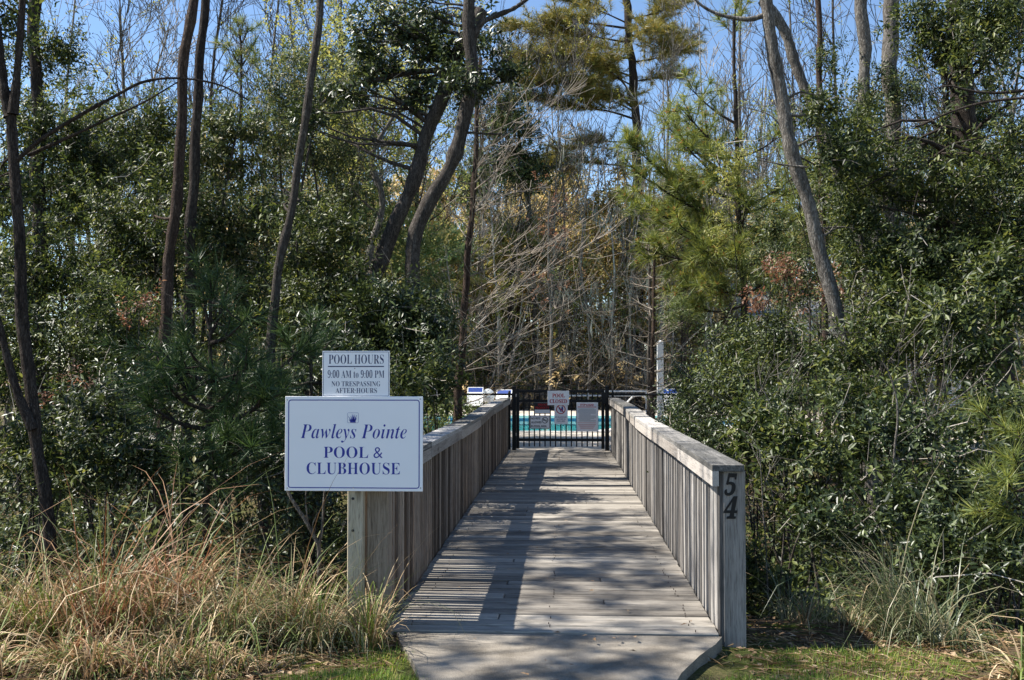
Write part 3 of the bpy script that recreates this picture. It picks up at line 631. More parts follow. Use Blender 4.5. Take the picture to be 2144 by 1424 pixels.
# ------------------------------------------------------------------ things on the pool terrace
def far_fence():
    f = thing('picket_fence', 'thin black metal fence far beyond the pool', 'fence'); Y = 41.0; h = 1.02
    for z in (h, h - 0.18, 0.12): MB().box(-12, 14.5, Y - 0.015, Y + 0.015, z - 0.016, z + 0.016).build('rail', M['black_metal'], f)
    for x in np.arange(-12, 14.6, 2.4): MB().box(x - 0.025, x + 0.025, Y - 0.03, Y + 0.03, -0.05, h + 0.06, 0.003).build('post', M['black_metal'], f)
    mb = MB()
    for x in np.arange(-11.9, 14.4, 0.11): mb.box(x - 0.007, x + 0.007, Y - 0.007, Y + 0.007, 0.06, h - 0.01)
    tag(mb.build('pickets', M['black_metal'], f), kind='stuff')
far_fence()
def lounge(label, x, y, rz, ang, back_only=False):
    t = thing('lounge_chair', label, 'lounge chair', 'strap lounge chairs by the pool', (x, y, 0)); t.rotation_euler.z = rz
    a = math.radians(ang); L = 0.72; w = 0.29; zs = 0.34
    fr = MB(); 
    for s in (-1, 1):
        fr.tube([(s * w, -1.25, zs), (s * w, 0.02, zs), (s * w, 0.05 + L * math.cos(a), zs + L * math.sin(a))], 0.018, 6)
    fr.tube([(-w, 0.05 + L * math.cos(a), zs + L * math.sin(a)), (w, 0.05 + L * math.cos(a), zs + L * math.sin(a))], 0.018, 6); fr.tube([(-w, -1.25, zs), (w, -1.25, zs)], 0.018, 6)
    fr.build('frame', M['white_plastic'], t)
    for s in (-1, 1):
        for yy in (-1.1, -0.05): MB().tube([(s * w, yy, zs), (s * (w + 0.02), yy + 0.05, 0.0)], 0.017, 6).build('leg', M['white_plastic'], t)
    bk = MB(); hd = MB()
    for k in range(11):
        d = 0.06 + k * 0.062; yy = 0.05 + d * math.cos(a); z = zs + d * math.sin(a)
        dy, dz = 0.026 * math.cos(a), 0.026 * math.sin(a); ny, nz = -math.sin(a) * 0.012, math.cos(a) * 0.012
        V = [(-w, yy - dy + ny, z - dz + nz), (w, yy - dy + ny, z - dz + nz), (w, yy + dy + ny, z + dz + nz), (-w, yy + dy + ny, z + dz + nz)]
        V += [(p[0], p[1] - ny * 1.2, p[2] - nz * 1.2) for p in V]
        (hd if k >= 8 else bk).add(V, [(0, 1, 2, 3), (7, 6, 5, 4), (0, 4, 5, 1), (2, 6, 7, 3), (1, 5, 6, 2), (3, 7, 4, 0)])
    bk.build('back_straps', M['white_plastic'], t); hd.build('head_straps', M['blue_plastic'], t)
    st = MB()
    for k in range(19): st.box(-w, w, -1.22 + k * 0.065, -1.172 + k * 0.065, zs + 0.008, zs + 0.014)
    st.build('seat_straps', M['white_plastic'], t)
p = W(994, 860, 38.0); lounge('white strap lounge chair with blue headrest raised, left of the round disc', p.x, 38.0, 0.0, 62)
p = W(1052, 860, 38.2); lounge('white lounge chair with blue headrest between the round disc and the gate post', p.x, 38.2, -0.1, 48)
p = W(1410, 850, 37.5); lounge('blue and white lounge chair peeking past the white post beside the dark shrub', p.x, 37.5, 0.25, 55)
p = W(1022, 829, 38.4)
t = thing('round_table', 'round white ribbed table tipped up beside the lounge chair', 'table', None, (p.x, 38.4, 0))
V = []; nseg = 24
for r_, dy in ((0.0, -0.05), (0.13, -0.035), (0.25, 0.0), (0.25, 0.03)):
    V += [(r_ * math.cos(2 * math.pi * k / nseg), dy, p.z + r_ * 1.12 * math.sin(2 * math.pi * k / nseg)) for k in range(nseg)]
MB().add(V, [(j * nseg + k, j * nseg + (k + 1) % nseg, (j + 1) * nseg + (k + 1) % nseg, (j + 1) * nseg + k) for j in range(3) for k in range(nseg)], N=[tuple(range(3 * nseg, 4 * nseg))[::-1]]).build('table_top', M['white_plastic'], t)
for k in range(9):
    a = math.radians(200 + 17.5 * k); MB().tube([(0.05 * math.cos(a), -0.06, p.z + 0.05 * math.sin(a)), (0.23 * math.cos(a), -0.035, p.z + 0.25 * math.sin(a))], 0.007, 5).build('rib', M['ink_grey'], t)
MB().tube([(0, 0.02, p.z - 0.2), (0, 0.06, 0.02)], 0.03, 8).tube([(0, 0.06, 0.0), (0, 0.06, 0.04)], [0.2, 0.06], 12).build('pedestal', M['white_plastic'], t)
p = W(1382, 712, 24.5)
t = thing('white_post', 'tall square white post behind the bare cypress by the pool', 'post')
wsz = 0.075
MB().box(p.x - wsz, p.x + wsz, 24.5 - wsz, 24.5 + wsz, 0, p.z - 0.05, 0.006).build('shaft', M['white_plastic'], t)
MB().add([(p.x + sx_ * (wsz + 0.004), 24.5 + sy_ * (wsz + 0.004), p.z - 0.049) for sx_, sy_ in ((-1, -1), (1, -1), (1, 1), (-1, 1))] + [(p.x, 24.5, p.z)], [(3, 2, 1, 0)], [(0, 1, 4), (1, 2, 4), (2, 3, 4), (3, 0, 4)]).build('cap', M['white_plastic'], t)
t = thing('towel_rail', 'white two-bar tube rail behind the gate latch', 'rail')
YT = 23.4; xa, xb = W(1190, 820, YT).x, W(1358, 820, YT).x
for py in (819.5, 828.5): z = W(1270, py, YT).z; MB().tube([(xa, YT, z), (xb, YT, z)], 0.019, 8).build('bar', M['white_plastic'], t)
for x in (W(1230, 820, YT).x, xb - 0.05): MB().tube([(x, YT, 0.0), (x, YT, W(1270, 816, YT).z)], 0.022, 8).build('leg', M['white_plastic'], t)
t = thing('pool_handrail', 'curved white pool handrail in front of the bare cypress', 'handrail')
YR = 26.2; pts = [W(1303, 868, YR), W(1308, 848, YR), W(1325, 830, YR), W(1332, 828.5, YR), W(1344, 828.5, YR), W(1352, 833, YR), W(1356, 842, YR), W(1357, 900, YR)]
pts[0].z = 0.3; pts[-1].z = 0.0; pts = [Vector((pts[0].x, YR, 0.0))] + pts
MB().tube(pts, 0.024, 8).build('rail', M['white_plastic'], t)
for q in (pts[0], pts[-1]): MB().tube([(q.x, YR, 0.0), (q.x, YR, 0.03)], [0.06, 0.035], 10).build('foot_plate', M['steel'], t)
hb = thing('pool_house', 'white gabled house with grey roof half hidden behind the trees', 'house')
p = W(1532, 640, 44.0); hx, hy = p.x + 0.55, 46.0
MB().box(hx, hx + 9, hy - 2.6, hy + 2.6, -0.3, 4.05).build('wall', plain('white_siding', (0.76, 0.75, 0.72), 0.7), hb)
MB().add([(hx - 0.02, hy - 2.6, 4.04), (hx - 0.02, hy + 2.6, 4.04), (hx - 0.02, hy, 5.4), (hx + 0.1, hy - 2.6, 4.04), (hx + 0.1, hy + 2.6, 4.04), (hx + 0.1, hy, 5.4)], [(0, 3, 5, 2), (1, 2, 5, 4)], [(0, 2, 1), (3, 4, 5)]).build('gable', plain('white_gable', (0.78, 0.77, 0.74), 0.7), hb)
rf = MB()
for s in (-1, 1):
    V = [(hx - 0.3, hy + s * 2.95, 3.9), (hx + 9.3, hy + s * 2.95, 3.9), (hx + 9.3, hy, 5.52), (hx - 0.3, hy, 5.52)]; V += [(x, y, z + 0.12) for x, y, z in V]
    rf.add(V, [(0, 1, 2, 3), (4, 5, 6, 7), (0, 1, 5, 4), (1, 2, 6, 5), (3, 0, 4, 7)])
rf.build('roof', plain('grey_shingle', (0.20, 0.205, 0.20), 0.85, 0, 0.3, 0.2, 8), hb)

# ------------------------------------------------------------------ plants: generators
UP = np.array([0, 0, 1.0])
def nrm(a): return a / np.maximum(np.linalg.norm(a, axis=-1, keepdims=True), 1e-9)
def leaf_arrays(P, D, N, L, ratio, shape=4, r=None):
    """leaves as folded blades: shape 4 = rhombus (2 triangles), 6 = pointed oval (2 quads)"""
    D = nrm(D); S = nrm(np.cross(D, N)); N = np.cross(S, D); L = L[:, None]; w = L * ratio * 0.5
    fold = 0.28 * w
    if shape == 4:
        V = np.stack([P, P + D * L * 0.42 + S * w + N * fold, P + D * L - N * L * 0.08, P + D * L * 0.42 - S * w + N * fold], 1)
        n = len(P); b = np.arange(n)[:, None] * 4
        F = np.concatenate([b + np.array([0, 1, 2]), b + np.array([0, 2, 3])])
        return V.reshape(-1, 3), F
    V = np.stack([P, P + D * L * 0.28 + S * w * 0.8 + N * fold, P + D * L * 0.62 + S * w + N * fold * 0.6, P + D * L - N * L * 0.10,
                  P + D * L * 0.62 - S * w + N * fold * 0.6, P + D * L * 0.28 - S * w * 0.8 + N * fold], 1)
    n = len(P); b = np.arange(n)[:, None] * 6
    F = np.concatenate([b + np.array([0, 1, 2, 3]), b + np.array([0, 3, 4, 5])])
    return V.reshape(-1, 3), F
def pnoise(P, s, seed):
    r = rng(seed); a = np.zeros(len(P))
    for k in range(5):
        d = r.normal(size=3); d *= s * (0.7 + 0.5 * k) / np.linalg.norm(d); a += np.sin(P @ d + r.uniform(0, 6.28)) / (1 + 0.25 * k)
    return a / 2.2
def blob_world(b):
    px, py, Y, rx, ry, rd = b; c = W(px, py, Y); s = Y / FPX
    return np.array([c.x, c.y, c.z]), np.array([rx * s, rd, ry * s])
def cluster_points(blobs, dens, k, seed, gap=-0.25, shell=2.0, gs=2.6):
    r = rng(seed); Cs = []; Ts = []
    for c, rad in blobs:
        area = math.pi * rad[0] * rad[2] ; n = int(area * dens / k) + 3
        g = r.normal(size=(n, 3)) * 0.62; d = nrm(g)
        P = c + g * rad
        keep = pnoise(P, gs, seed + 7) > gap
        if keep.sum() < 0.35 * n: keep = pnoise(P, gs, seed + 8) > -0.3
        if keep.sum() < 0.35 * n: keep = np.ones(n, bool)
        P = P[keep]; d = d[keep]
        T = nrm(d + r.normal(size=P.shape) * 0.5 + np.array([0, 0, 0.35])); Cs.append(P); Ts.append(T)
    return np.concatenate(Cs), np.concatenate(Ts)
def cluster_leaves(C, T, k, L, ratio, twig, seed, shape=4, droop=0.1, spread=0.95):
    r = rng(seed); n = len(C); A = nrm(np.cross(T, np.array([0.3, 0.2, 0.9]))); B = np.cross(T, A)
    idx = np.repeat(np.arange(n), k); m = len(idx); t = np.tile(np.linspace(0, 1, k), n)
    ang = np.tile(np.arange(k) * 2.4, n) + np.repeat(r.uniform(0, 6.28, n), k) + r.normal(size=m) * 0.3
    rad = A[idx] * np.cos(ang)[:, None] + B[idx] * np.sin(ang)[:, None]
    P = C[idx] + T[idx] * (twig * (t - 0.6))[:, None] + rad * 0.01
    D = nrm(T[idx] * (0.25 + 0.5 * t)[:, None] + rad * spread + np.array([0, 0, -droop]) + r.normal(size=(m, 3)) * 0.18)
    N = nrm(T[idx] * 0.8 + UP * 0.7 + r.normal(size=(m, 3)) * 0.35)
    Ls = L * r.uniform(0.6, 1.25, m)
    return leaf_arrays(P, D, N, Ls, ratio, shape)
def curve_pts(a, b, n, r, wob, sag=0.0):
    a = np.array(a, float); b = np.array(b, float); d = b - a; L = np.linalg.norm(d); off = r.normal(size=3) * wob * L; off2 = r.normal(size=3) * wob * L * 0.5
    out = []
    for i in range(n + 1):
        t = i / n; out.append(a + d * t + off * math.sin(math.pi * t) + off2 * math.sin(2 * math.pi * t) + np.array([0, 0, sag * L * math.sin(math.pi * t)]))
    return out
def smooth_poly(pts, rads, sub=4):
    """Catmull-Rom through the points"""
    P = [np.array(p, float) for p in pts]; out = []; ro = []
    for i in range(len(P) - 1):
        p0 = P[max(i - 1, 0)]; p1 = P[i]; p2 = P[i + 1]; p3 = P[min(i + 2, len(P) - 1)]
        for k in range(sub):
            t = k / sub
            out.append(0.5 * ((2 * p1) + (p2 - p0) * t + (2 * p0 - 5 * p1 + 4 * p2 - p3) * t * t + (3 * p1 - p0 - 3 * p2 + p3) * t ** 3)); ro.append(rads[i] + (rads[i + 1] - rads[i]) * t)
    out.append(P[-1]); ro.append(rads[-1]); return out, ro
def px_line(pts, Y, to_ground=True, dY=0.0):
    P = [W(x, y, Y + dY * i) for i, (x, y) in enumerate(pts)]
    if to_ground:
        b = P[0]; g = gz(b.x, b.y) - 0.12
        if b.z > g + 0.05:
            d = (P[0] - P[1]); d = d / max(abs(d.z), 1e-3) * (b.z - g) * 0.6
            P = [Vector((b.x + d.x * 0.8, b.y, g))] + P
    return P
def trunk_tube(mb, pts, r0, r1, sides=10, seed=0, flare=1.25, wob=0.26):
    n = len(pts); r0 *= 0.84; r1 *= 0.84; rads = [r0 + (r1 - r0) * i / (n - 1) for i in range(n)]; rads[0] *= flare
    P, Rr = smooth_poly(pts, rads, 6); r = rng(seed); ph = r.uniform(0, 6.28, 6)
    out = []
    for i, q in enumerate(P):
        z = q[2]; a = wob * Rr[i]
        out.append(q + np.array([a * (math.sin(z * 2.3 + ph[0]) + 0.6 * math.sin(z * 5.1 + ph[1])), a * 0.8 * math.sin(z * 3.1 + ph[2]), 0]))
    Rr = [q * (1 + 0.07 * r.normal()) for q in Rr]
    mb.tube(out, Rr, sides, False); return out, Rr
def tree(name, label, cat, trunks, blobs, mat, bark_m, dens=1900, k=11, L=0.085, ratio=0.36, seed=1, gap=-0.25, twig=0.22, shape=4, limbs=9, group=None, droop=0.1, shell=2.0, extra_limbs=(), gs=2.6, spread=0.95, rag=6):
    dens *= 1.05; L *= 1.02
    t = thing(name, label, cat, group)
    r = rng(seed * 13 + 5); mb = MB(); axis = []
    for i, (P, r0, r1) in enumerate(trunks):
        pp, rr = trunk_tube(mb, P, r0, r1, 9, seed + i); axis += list(zip(pp, rr))
    for P, r0, r1 in extra_limbs: trunk_tube(mb, P, r0, r1, 7, seed + 31, 1.0)
    BW0 = [blob_world(b) for b in blobs]; BW_ = []
    for c, rad in BW0:                                  # break every mass into ragged smaller sprays
        for q in range(rag):
            f = r.uniform(0.32, 0.62); d = nrm(r.normal(size=3)) * r.uniform(0.15, 1.0) ** 0.6
            BW_.append((c + d * rad * 0.95, rad * f * np.array([r.uniform(0.8, 1.5), 1.0, r.uniform(0.6, 1.1)])))
        BW_.append((c, rad * 0.8))
    tws = MB(); C = None
    if BW_:
        C, T = cluster_points(BW_, dens, k, seed, gap, shell, gs)
        if axis:
            ax = np.array([a for a, _ in axis])
            for c, rad in BW0:
                for q in range(limbs):
                    d = nrm(r.normal(size=3)); tip = c + d * rad * r.uniform(0.3, 0.9)
                    below = np.where(ax[:, 2] < tip[2] + 0.1, 0, 3.0) ; j = int(np.argmin(np.linalg.norm(ax - tip, axis=1) + below + r.uniform(0, 0.4, len(ax))))
                    ra = min(axis[j][1] * 0.45, 0.012 + 0.012 * np.linalg.norm(ax[j] - tip))
                    cp = curve_pts(ax[j], tip, 5, r, 0.09, 0.05); mb.tube(cp, [ra * (1 - 0.8 * u / 5) for u in range(6)], 5, False)
                    for z in range(3):
                        e_ = cp[3] + r.normal(size=3) * rad * 0.35; mb.tube(curve_pts(cp[2 + z % 2], e_, 3, r, 0.1), [ra * 0.4, ra * 0.3, ra * 0.2, ra * 0.1], 4, False)
    if C is not None and len(C) > 150:
        for q in range(int(len(C) * 0.035)):
            c0 = C[r.randint(len(C))]; d = nrm(r.normal(size=3) * np.array([1, 1, 0.7]) + np.array([0, 0, 0.5])); ln = r.uniform(0.25, 0.9)
            tws.tube(curve_pts(c0 - d * ln * 0.4, c0 + d * ln * 0.6, 3, r, 0.1), [0.005, 0.004, 0.003, 0.002], 3, False)
        tag(tws.build('twigs', M['twig'], t), kind='stuff')
    mb.build('trunk', bark_m, t, True)
    if C is not None:
        u = r.uniform(size=len(C)) < 0.62
        V, F = cluster_leaves(C[u], T[u], k, L, ratio, twig, seed + 3, shape, droop, spread)
        if (~u).sum():
            V2, F2 = cluster_leaves(C[~u], T[~u], int(k * 1.3), L * 0.62, ratio * 1.25, twig * 0.8, seed + 4, shape, droop, spread); F = np.concatenate([F, F2 + len(V)]); V = np.concatenate([V, V2])
        link('crown', np_mesh('crown', V, F, mat), t)
    return t
def shrub(label, blobs, mat, seed, dens=1900, k=11, L=0.085, ratio=0.36, gap=-0.25, stems=5, name='evergreen_shrub', cat='shrub', group=None, shape=4, twig=0.22, droop=0.1, spread=0.95, gs=2.6):
    b0, r0 = blob_world(blobs[0]); r = rng(seed + 77)
    tr = []
    for q in range(stems):
        c, rad = blob_world(blobs[q % len(blobs)]); x = b0[0] + r.uniform(-0.5, 0.5) * r0[0]; y = b0[1] + r.uniform(-0.4, 0.4) * r0[1]
        tip = c + r.normal(size=3) * rad * 0.35
        tr.append((curve_pts((x, y, gz(x, y) - 0.08), tip, 4, r, 0.06), 0.018, 0.006))
    return tree(name, label, cat, tr, blobs, mat, M['bark_grey'], dens, k, L, ratio, seed, gap, twig, shape, 4, group, droop, 2.0, (), gs, spread)
def needles(tufts, dirs, nn, L, w, seed, cone=0.85):
    r = rng(seed); n = len(tufts); idx = np.repeat(np.arange(n), nn); m = len(idx)
    D = nrm(dirs[idx] * cone + nrm(r.normal(size=(m, 3))) * 0.9); P = tufts[idx] - dirs[idx] * (r.uniform(0, 0.6, m) * L * 0.7)[:, None]
    S = nrm(np.cross(D, r.normal(size=(m, 3)))); Ls = (L * r.uniform(0.7, 1.2, m))[:, None]
    tip = P + D * Ls + np.array([0, 0, -0.10]) * Ls
    V = np.stack([P + S * w, P - S * w, tip], 1).reshape(-1, 3); return V, np.arange(m * 3).reshape(-1, 3)
def pine(name, label, trunk, r0, r1, branches, needle_mat, bark_m, seed, nn=46, L=0.2, w=0.0028, tuft_step=0.22, catkins=False, group=None, side_twigs=5, twlen=0.45, flat=1.0):
    """branches: list of polylines (world points), base first"""
    t = thing(name, label, 'pine tree', group); mb = MB(); trunk_tube(mb, trunk, r0, r1, 9, seed); r = rng(seed + 9)
    tu = []; di = []
    for B in branches:
        P, Rr = smooth_poly(B, np.linspace(0.03 if len(B) < 3 else 0.045, 0.008, len(B)), 5)
        Lb = sum(np.linalg.norm(P[i + 1] - P[i]) for i in range(len(P) - 1)); s = 0.5 + Lb * 0.14
        mb.tube(P, [q * s for q in Rr], 6, False)
        nt = max(2, int(side_twigs * Lb))
        for q in range(nt):
            u = r.uniform(0.25, 1.0) ** 0.8; j = min(int(u * (len(P) - 1)), len(P) - 2); base = P[j]; d = nrm(P[j + 1] - P[j])
            dv = nrm(d * 0.6 + r.normal(size=3) * 0.6 * np.array([1, 1, flat]) + np.array([0, 0, 0.45 * (0.35 + 0.65 * flat)])); ln = twlen * r.uniform(0.4, 1.2) * (1.15 - 0.4 * u)
            e_ = base + dv * ln; mb.tube([base, base + dv * ln * 0.5 + np.array([0, 0, -0.02]), e_], [0.009, 0.007, 0.005], 4, False)
            for z in np.arange(ln, ln * 0.35, -tuft_step): tu.append(base + dv * z); di.append(nrm(dv + np.array([0, 0, 0.35])))
        tu.append(P[-1]); di.append(nrm(P[-1] - P[-2]))
    mb.build('trunk', bark_m, t, True)
    tu = np.array(tu); di = np.array(di)
    V, F = needles(tu, di, nn, L, w, seed + 2); link('crown', np_mesh('crown', V, F, needle_mat), t)
    if catkins:
        sel = r.uniform(size=len(tu)) < 0.45; C = tu[sel] + di[sel] * 0.03
        T = di[sel]; V, F = cluster_leaves(C, T, 9, 0.045, 0.35, 0.03, seed + 4); link('catkins', np_mesh('catkins', V, F, M['cone']), t)
    return t
def grow(mb, p, d, L, rad, depth, r, up=0.25, spread=0.7, kids=(3, 5), wob=0.12, minr=0.0035, tips=None):
    n = 4 if depth > 0 else 2; pts = [p]; q = p.copy(); dd = d.copy()
    for i in range(n):
        dd = nrm(dd + r.normal(size=3) * wob + np.array([0, 0, up * 0.25])); q = q + dd * L / n; pts.append(q)
    mb.tube(pts, [max(minr, rad * (1 - 0.62 * i / n)) for i in range(n + 1)], 5 if depth > 1 else 3, False)
    if depth <= 0:
        if tips is not None: tips.append((q, dd))
        return
    for c in range(r.randint(kids[0], kids[1] + 1)):
        u = r.uniform(0.25, 1.0); j = min(int(u * n), n - 1); b = pts[j] + (pts[j + 1] - pts[j]) * (u * n - j)
        nd = nrm(dd + r.normal(size=3) * spread + np.array([0, 0, up])); grow(mb, b, nd, L * r.uniform(0.45, 0.7), max(minr, rad * 0.5), depth - 1, r, up, spread, kids, wob, minr, tips)
def bare_tree(label, pts, r0, r1, seed, bark_m, nb=14, Lb=2.2, depth=2, lo=0.35, up=0.3, bud=None, budn=0, budL=0.05, group=None, dir_bias=None, minr=0.005, name='bare_tree', cat='tree', moss=0, spread=0.7, budk=5):
    t = thing(name, label, cat, group); mb = MB(); P, Rr = trunk_tube(mb, pts, r0, r1, 8, seed); r = rng(seed + 21); tips = []
    for q in range(nb):
        u = lo + (1 - lo) * (q + r.uniform()) / nb; j = min(int(u * (len(P) - 1)), len(P) - 2); d = nrm(P[j + 1] - P[j])
        a = r.normal(size=3); a[2] *= 0.3
        if dir_bias is not None: a = nrm(a) + np.array(dir_bias)
        grow(mb, np.array(P[j]), nrm(nrm(a) + d * 0.4 + np.array([0, 0, up])), Lb * r.uniform(0.6, 1.2) * (1.25 - 0.6 * u), max(minr, Rr[j] * 0.42), depth, r, up, spread, minr=minr, tips=tips)
    mb.build('trunk', bark_m, t, True)
    if bud is not None and budn:
        C = np.array([a for a, _ in tips]); T = np.array([b for _, b in tips]); sel = r.randint(0, len(C), budn)
        C = C[sel] + r.normal(size=(budn, 3)) * 0.16; V, F = cluster_leaves(C, nrm(T[sel] + r.normal(size=(budn, 3)) * 0.4), budk, budL, 0.6, 0.12, seed + 5); link('crown', np_mesh('crown', V, F, bud), t)
    if moss:
        C = np.array([a for a, _ in tips]); sel = r.randint(0, len(C), moss); V = []
        F = []
        for s in sel:
            for z in range(7):
                p = C[s] + r.normal(size=3) * np.array([0.10, 0.10, 0.05]); ln = r.uniform(0.25, 1.0); w = r.uniform(0.008, 0.022); a = r.uniform(0, 3.14); dx = np.array([math.cos(a), math.sin(a), 0]) * w; k = len(V)
                V += [p - dx, p + dx, p + dx * 0.6 + np.array([r.normal() * 0.03, 0, -ln * 0.6]), p + np.array([r.normal() * 0.05, r.normal() * 0.03, -ln])]; F.append((k, k + 1, k + 2, k + 3))
        tag(link('hanging_moss', np_mesh('moss', np.array(V), np.array(F), M['moss']), t), kind='stuff')
    return t
def palm(label, px, py, Y, seed, nf=22, R_=1.0, r_tr=0.12, group=None):
    c = W(px, py, Y); t = thing('palm_tree', label, 'palm tree', group); g = gz(c.x, c.y); r = rng(seed)
    mb = MB(); mb.tube(curve_pts((c.x + r.uniform(-.2, .2), c.y, g - 0.1), (c.x, c.y, c.z), 6, r, 0.02), [r_tr * 1.2] + [r_tr] * 6, 9, False).build('trunk', M['bark_brown'], t, True)
    V = []; F = []; st = MB()
    for i in range(nf):
        az = i * 2.4 + r.uniform(-0.3, 0.3); el = 1.25 - 1.9 * (i / nf) + r.uniform(-0.15, 0.15)
        d = np.array([math.cos(az) * math.cos(el), math.sin(az) * math.cos(el), math.sin(el)]); p0 = np.array(c); hub = p0 + d * R_ * 0.75 + np.array([0, 0, -0.08 * R_]); st.tube([p0, p0 + d * R_ * 0.4, hub], [0.02, 0.014, 0.009], 4, False)
        s = nrm(np.cross(d, UP)); u = np.cross(s, d)
        for k in range(26):
            a = math.radians(-125 + 250 * k / 25); bd = nrm(d * math.cos(a) + s * math.sin(a) + u * 0.12 * math.cos(2 * a)); ln = R_ * (0.9 - 0.25 * abs(a) / 2.2) * r.uniform(0.85, 1.1)
            w = np.cross(bd, u) * 0.011 * R_ ; m1 = hub + bd * ln * 0.55; tip = hub + bd * ln + np.array([0, 0, -0.16 * ln - r.uniform(0, .12) * ln]); k0 = len(V)
            V += [hub, m1 - w, tip, m1 + w]; F.append((k0, k0 + 1, k0 + 2)); F.append((k0, k0 + 2, k0 + 3))
    st.build('stalks', M['palm'], t); link('crown', np_mesh('crown', np.array(V), np.array(F), M['palm']), t)
    return t
def grass_arrays(cx, cy, rx, ry, n, h, w, seed, lean=0.6, bias=(0, 0), segs=6, bend=1.0, kink=0.15, tufts=0, tr=0.07):
    r = rng(seed)
    if tufts:
        a = r.uniform(0, 6.28, tufts); q = np.sqrt(r.uniform(0, 1, tufts)); tx = cx + np.cos(a) * q * rx; ty = cy + np.sin(a) * q * ry; th_ = r.uniform(0.6, 1.15, tufts)
        ti = r.randint(0, tufts, n); a = r.uniform(0, 6.28, n); q = np.sqrt(r.uniform(0, 1, n)); x = tx[ti] + np.cos(a) * q * tr; y = ty[ti] + np.sin(a) * q * tr; hs = th_[ti]
    else:
        a = r.uniform(0, 6.28, n); q = np.sqrt(r.uniform(0, 1, n)); x = cx + np.cos(a) * q * rx; y = cy + np.sin(a) * q * ry; hs = np.ones(n)
    z = ground_z(x, y) - 0.02
    out = np.stack([np.cos(a) * q, np.sin(a) * q, np.zeros(n)], 1) * lean + r.normal(size=(n, 3)) * np.array([0.32, 0.32, 0]) + np.array([bias[0], bias[1], 0])
    h = h * hs
    H = h * np.where(r.uniform(size=n) < 0.07, r.uniform(1.1, 1.55, n), r.uniform(0.35, 1.0, n)) * (1 - 0.15 * q); cur = (np.abs(r.normal(size=n)) * 1.05 + 0.35) * bend
    S = nrm(np.cross(nrm(out + 1e-6), UP) + r.normal(size=(n, 3)) * 0.25); V = []
    P = np.stack([x, y, z], 1); th = 0.32 * np.linalg.norm(out, axis=1) + np.abs(r.normal(size=n)) * 0.10; od = nrm(out)
    kk = r.uniform(size=n) < kink; kat = r.randint(2, max(3, segs), n)
    for s in range(segs + 1):
        ww = w * (1 - (s / segs) ** 1.6 * 0.92) * r.uniform(0.9, 1.1, n); V.append(P - S * ww[:, None]); V.append(P + S * ww[:, None])
        P = P + (od * np.sin(th)[:, None] + UP * np.cos(th)[:, None]) * (H / segs)[:, None]
        th = np.minimum(th + cur * (0.1 + 0.20 * s / segs * 2) * 1.0, 2.75); th = np.where(kk & (kat == s), th + r.uniform(0.5, 1.4, n), th)
    V = np.stack(V, 1); m = 2 * (segs + 1); b = np.arange(n)[:, None] * m
    F = np.concatenate([b + np.array([2 * s, 2 * s + 1, 2 * s + 3, 2 * s + 2]) for s in range(segs)])
    Vf = V.reshape(-1, 3); Vf[:, 2] = np.maximum(Vf[:, 2], ground_z(Vf[:, 0], Vf[:, 1]) + 0.01)
    return Vf, F
def grass_clump(label, cx, cy, rx, ry, n, h, w, seed, mat, mat2=None, n2=0, group=None, **k):
    t = thing('grass_clump', label, 'grass clump', group)
    V, F = grass_arrays(cx, cy, rx, ry, n, h, w, seed, **k); link('blades', np_mesh('blades', V, F, mat), t)
    k2 = dict(k); k2['bend'] = 1.7; k2['lean'] = 1.9; k2['kink'] = 0.3
    V, F = grass_arrays(cx, cy, rx * 1.1, ry * 1.1, n2 or n // 2, h * 0.85, w * 1.1, seed + 50, **k2); link('fallen_blades', np_mesh('fallen_blades', V, F, mat2 or mat), t)
    return t

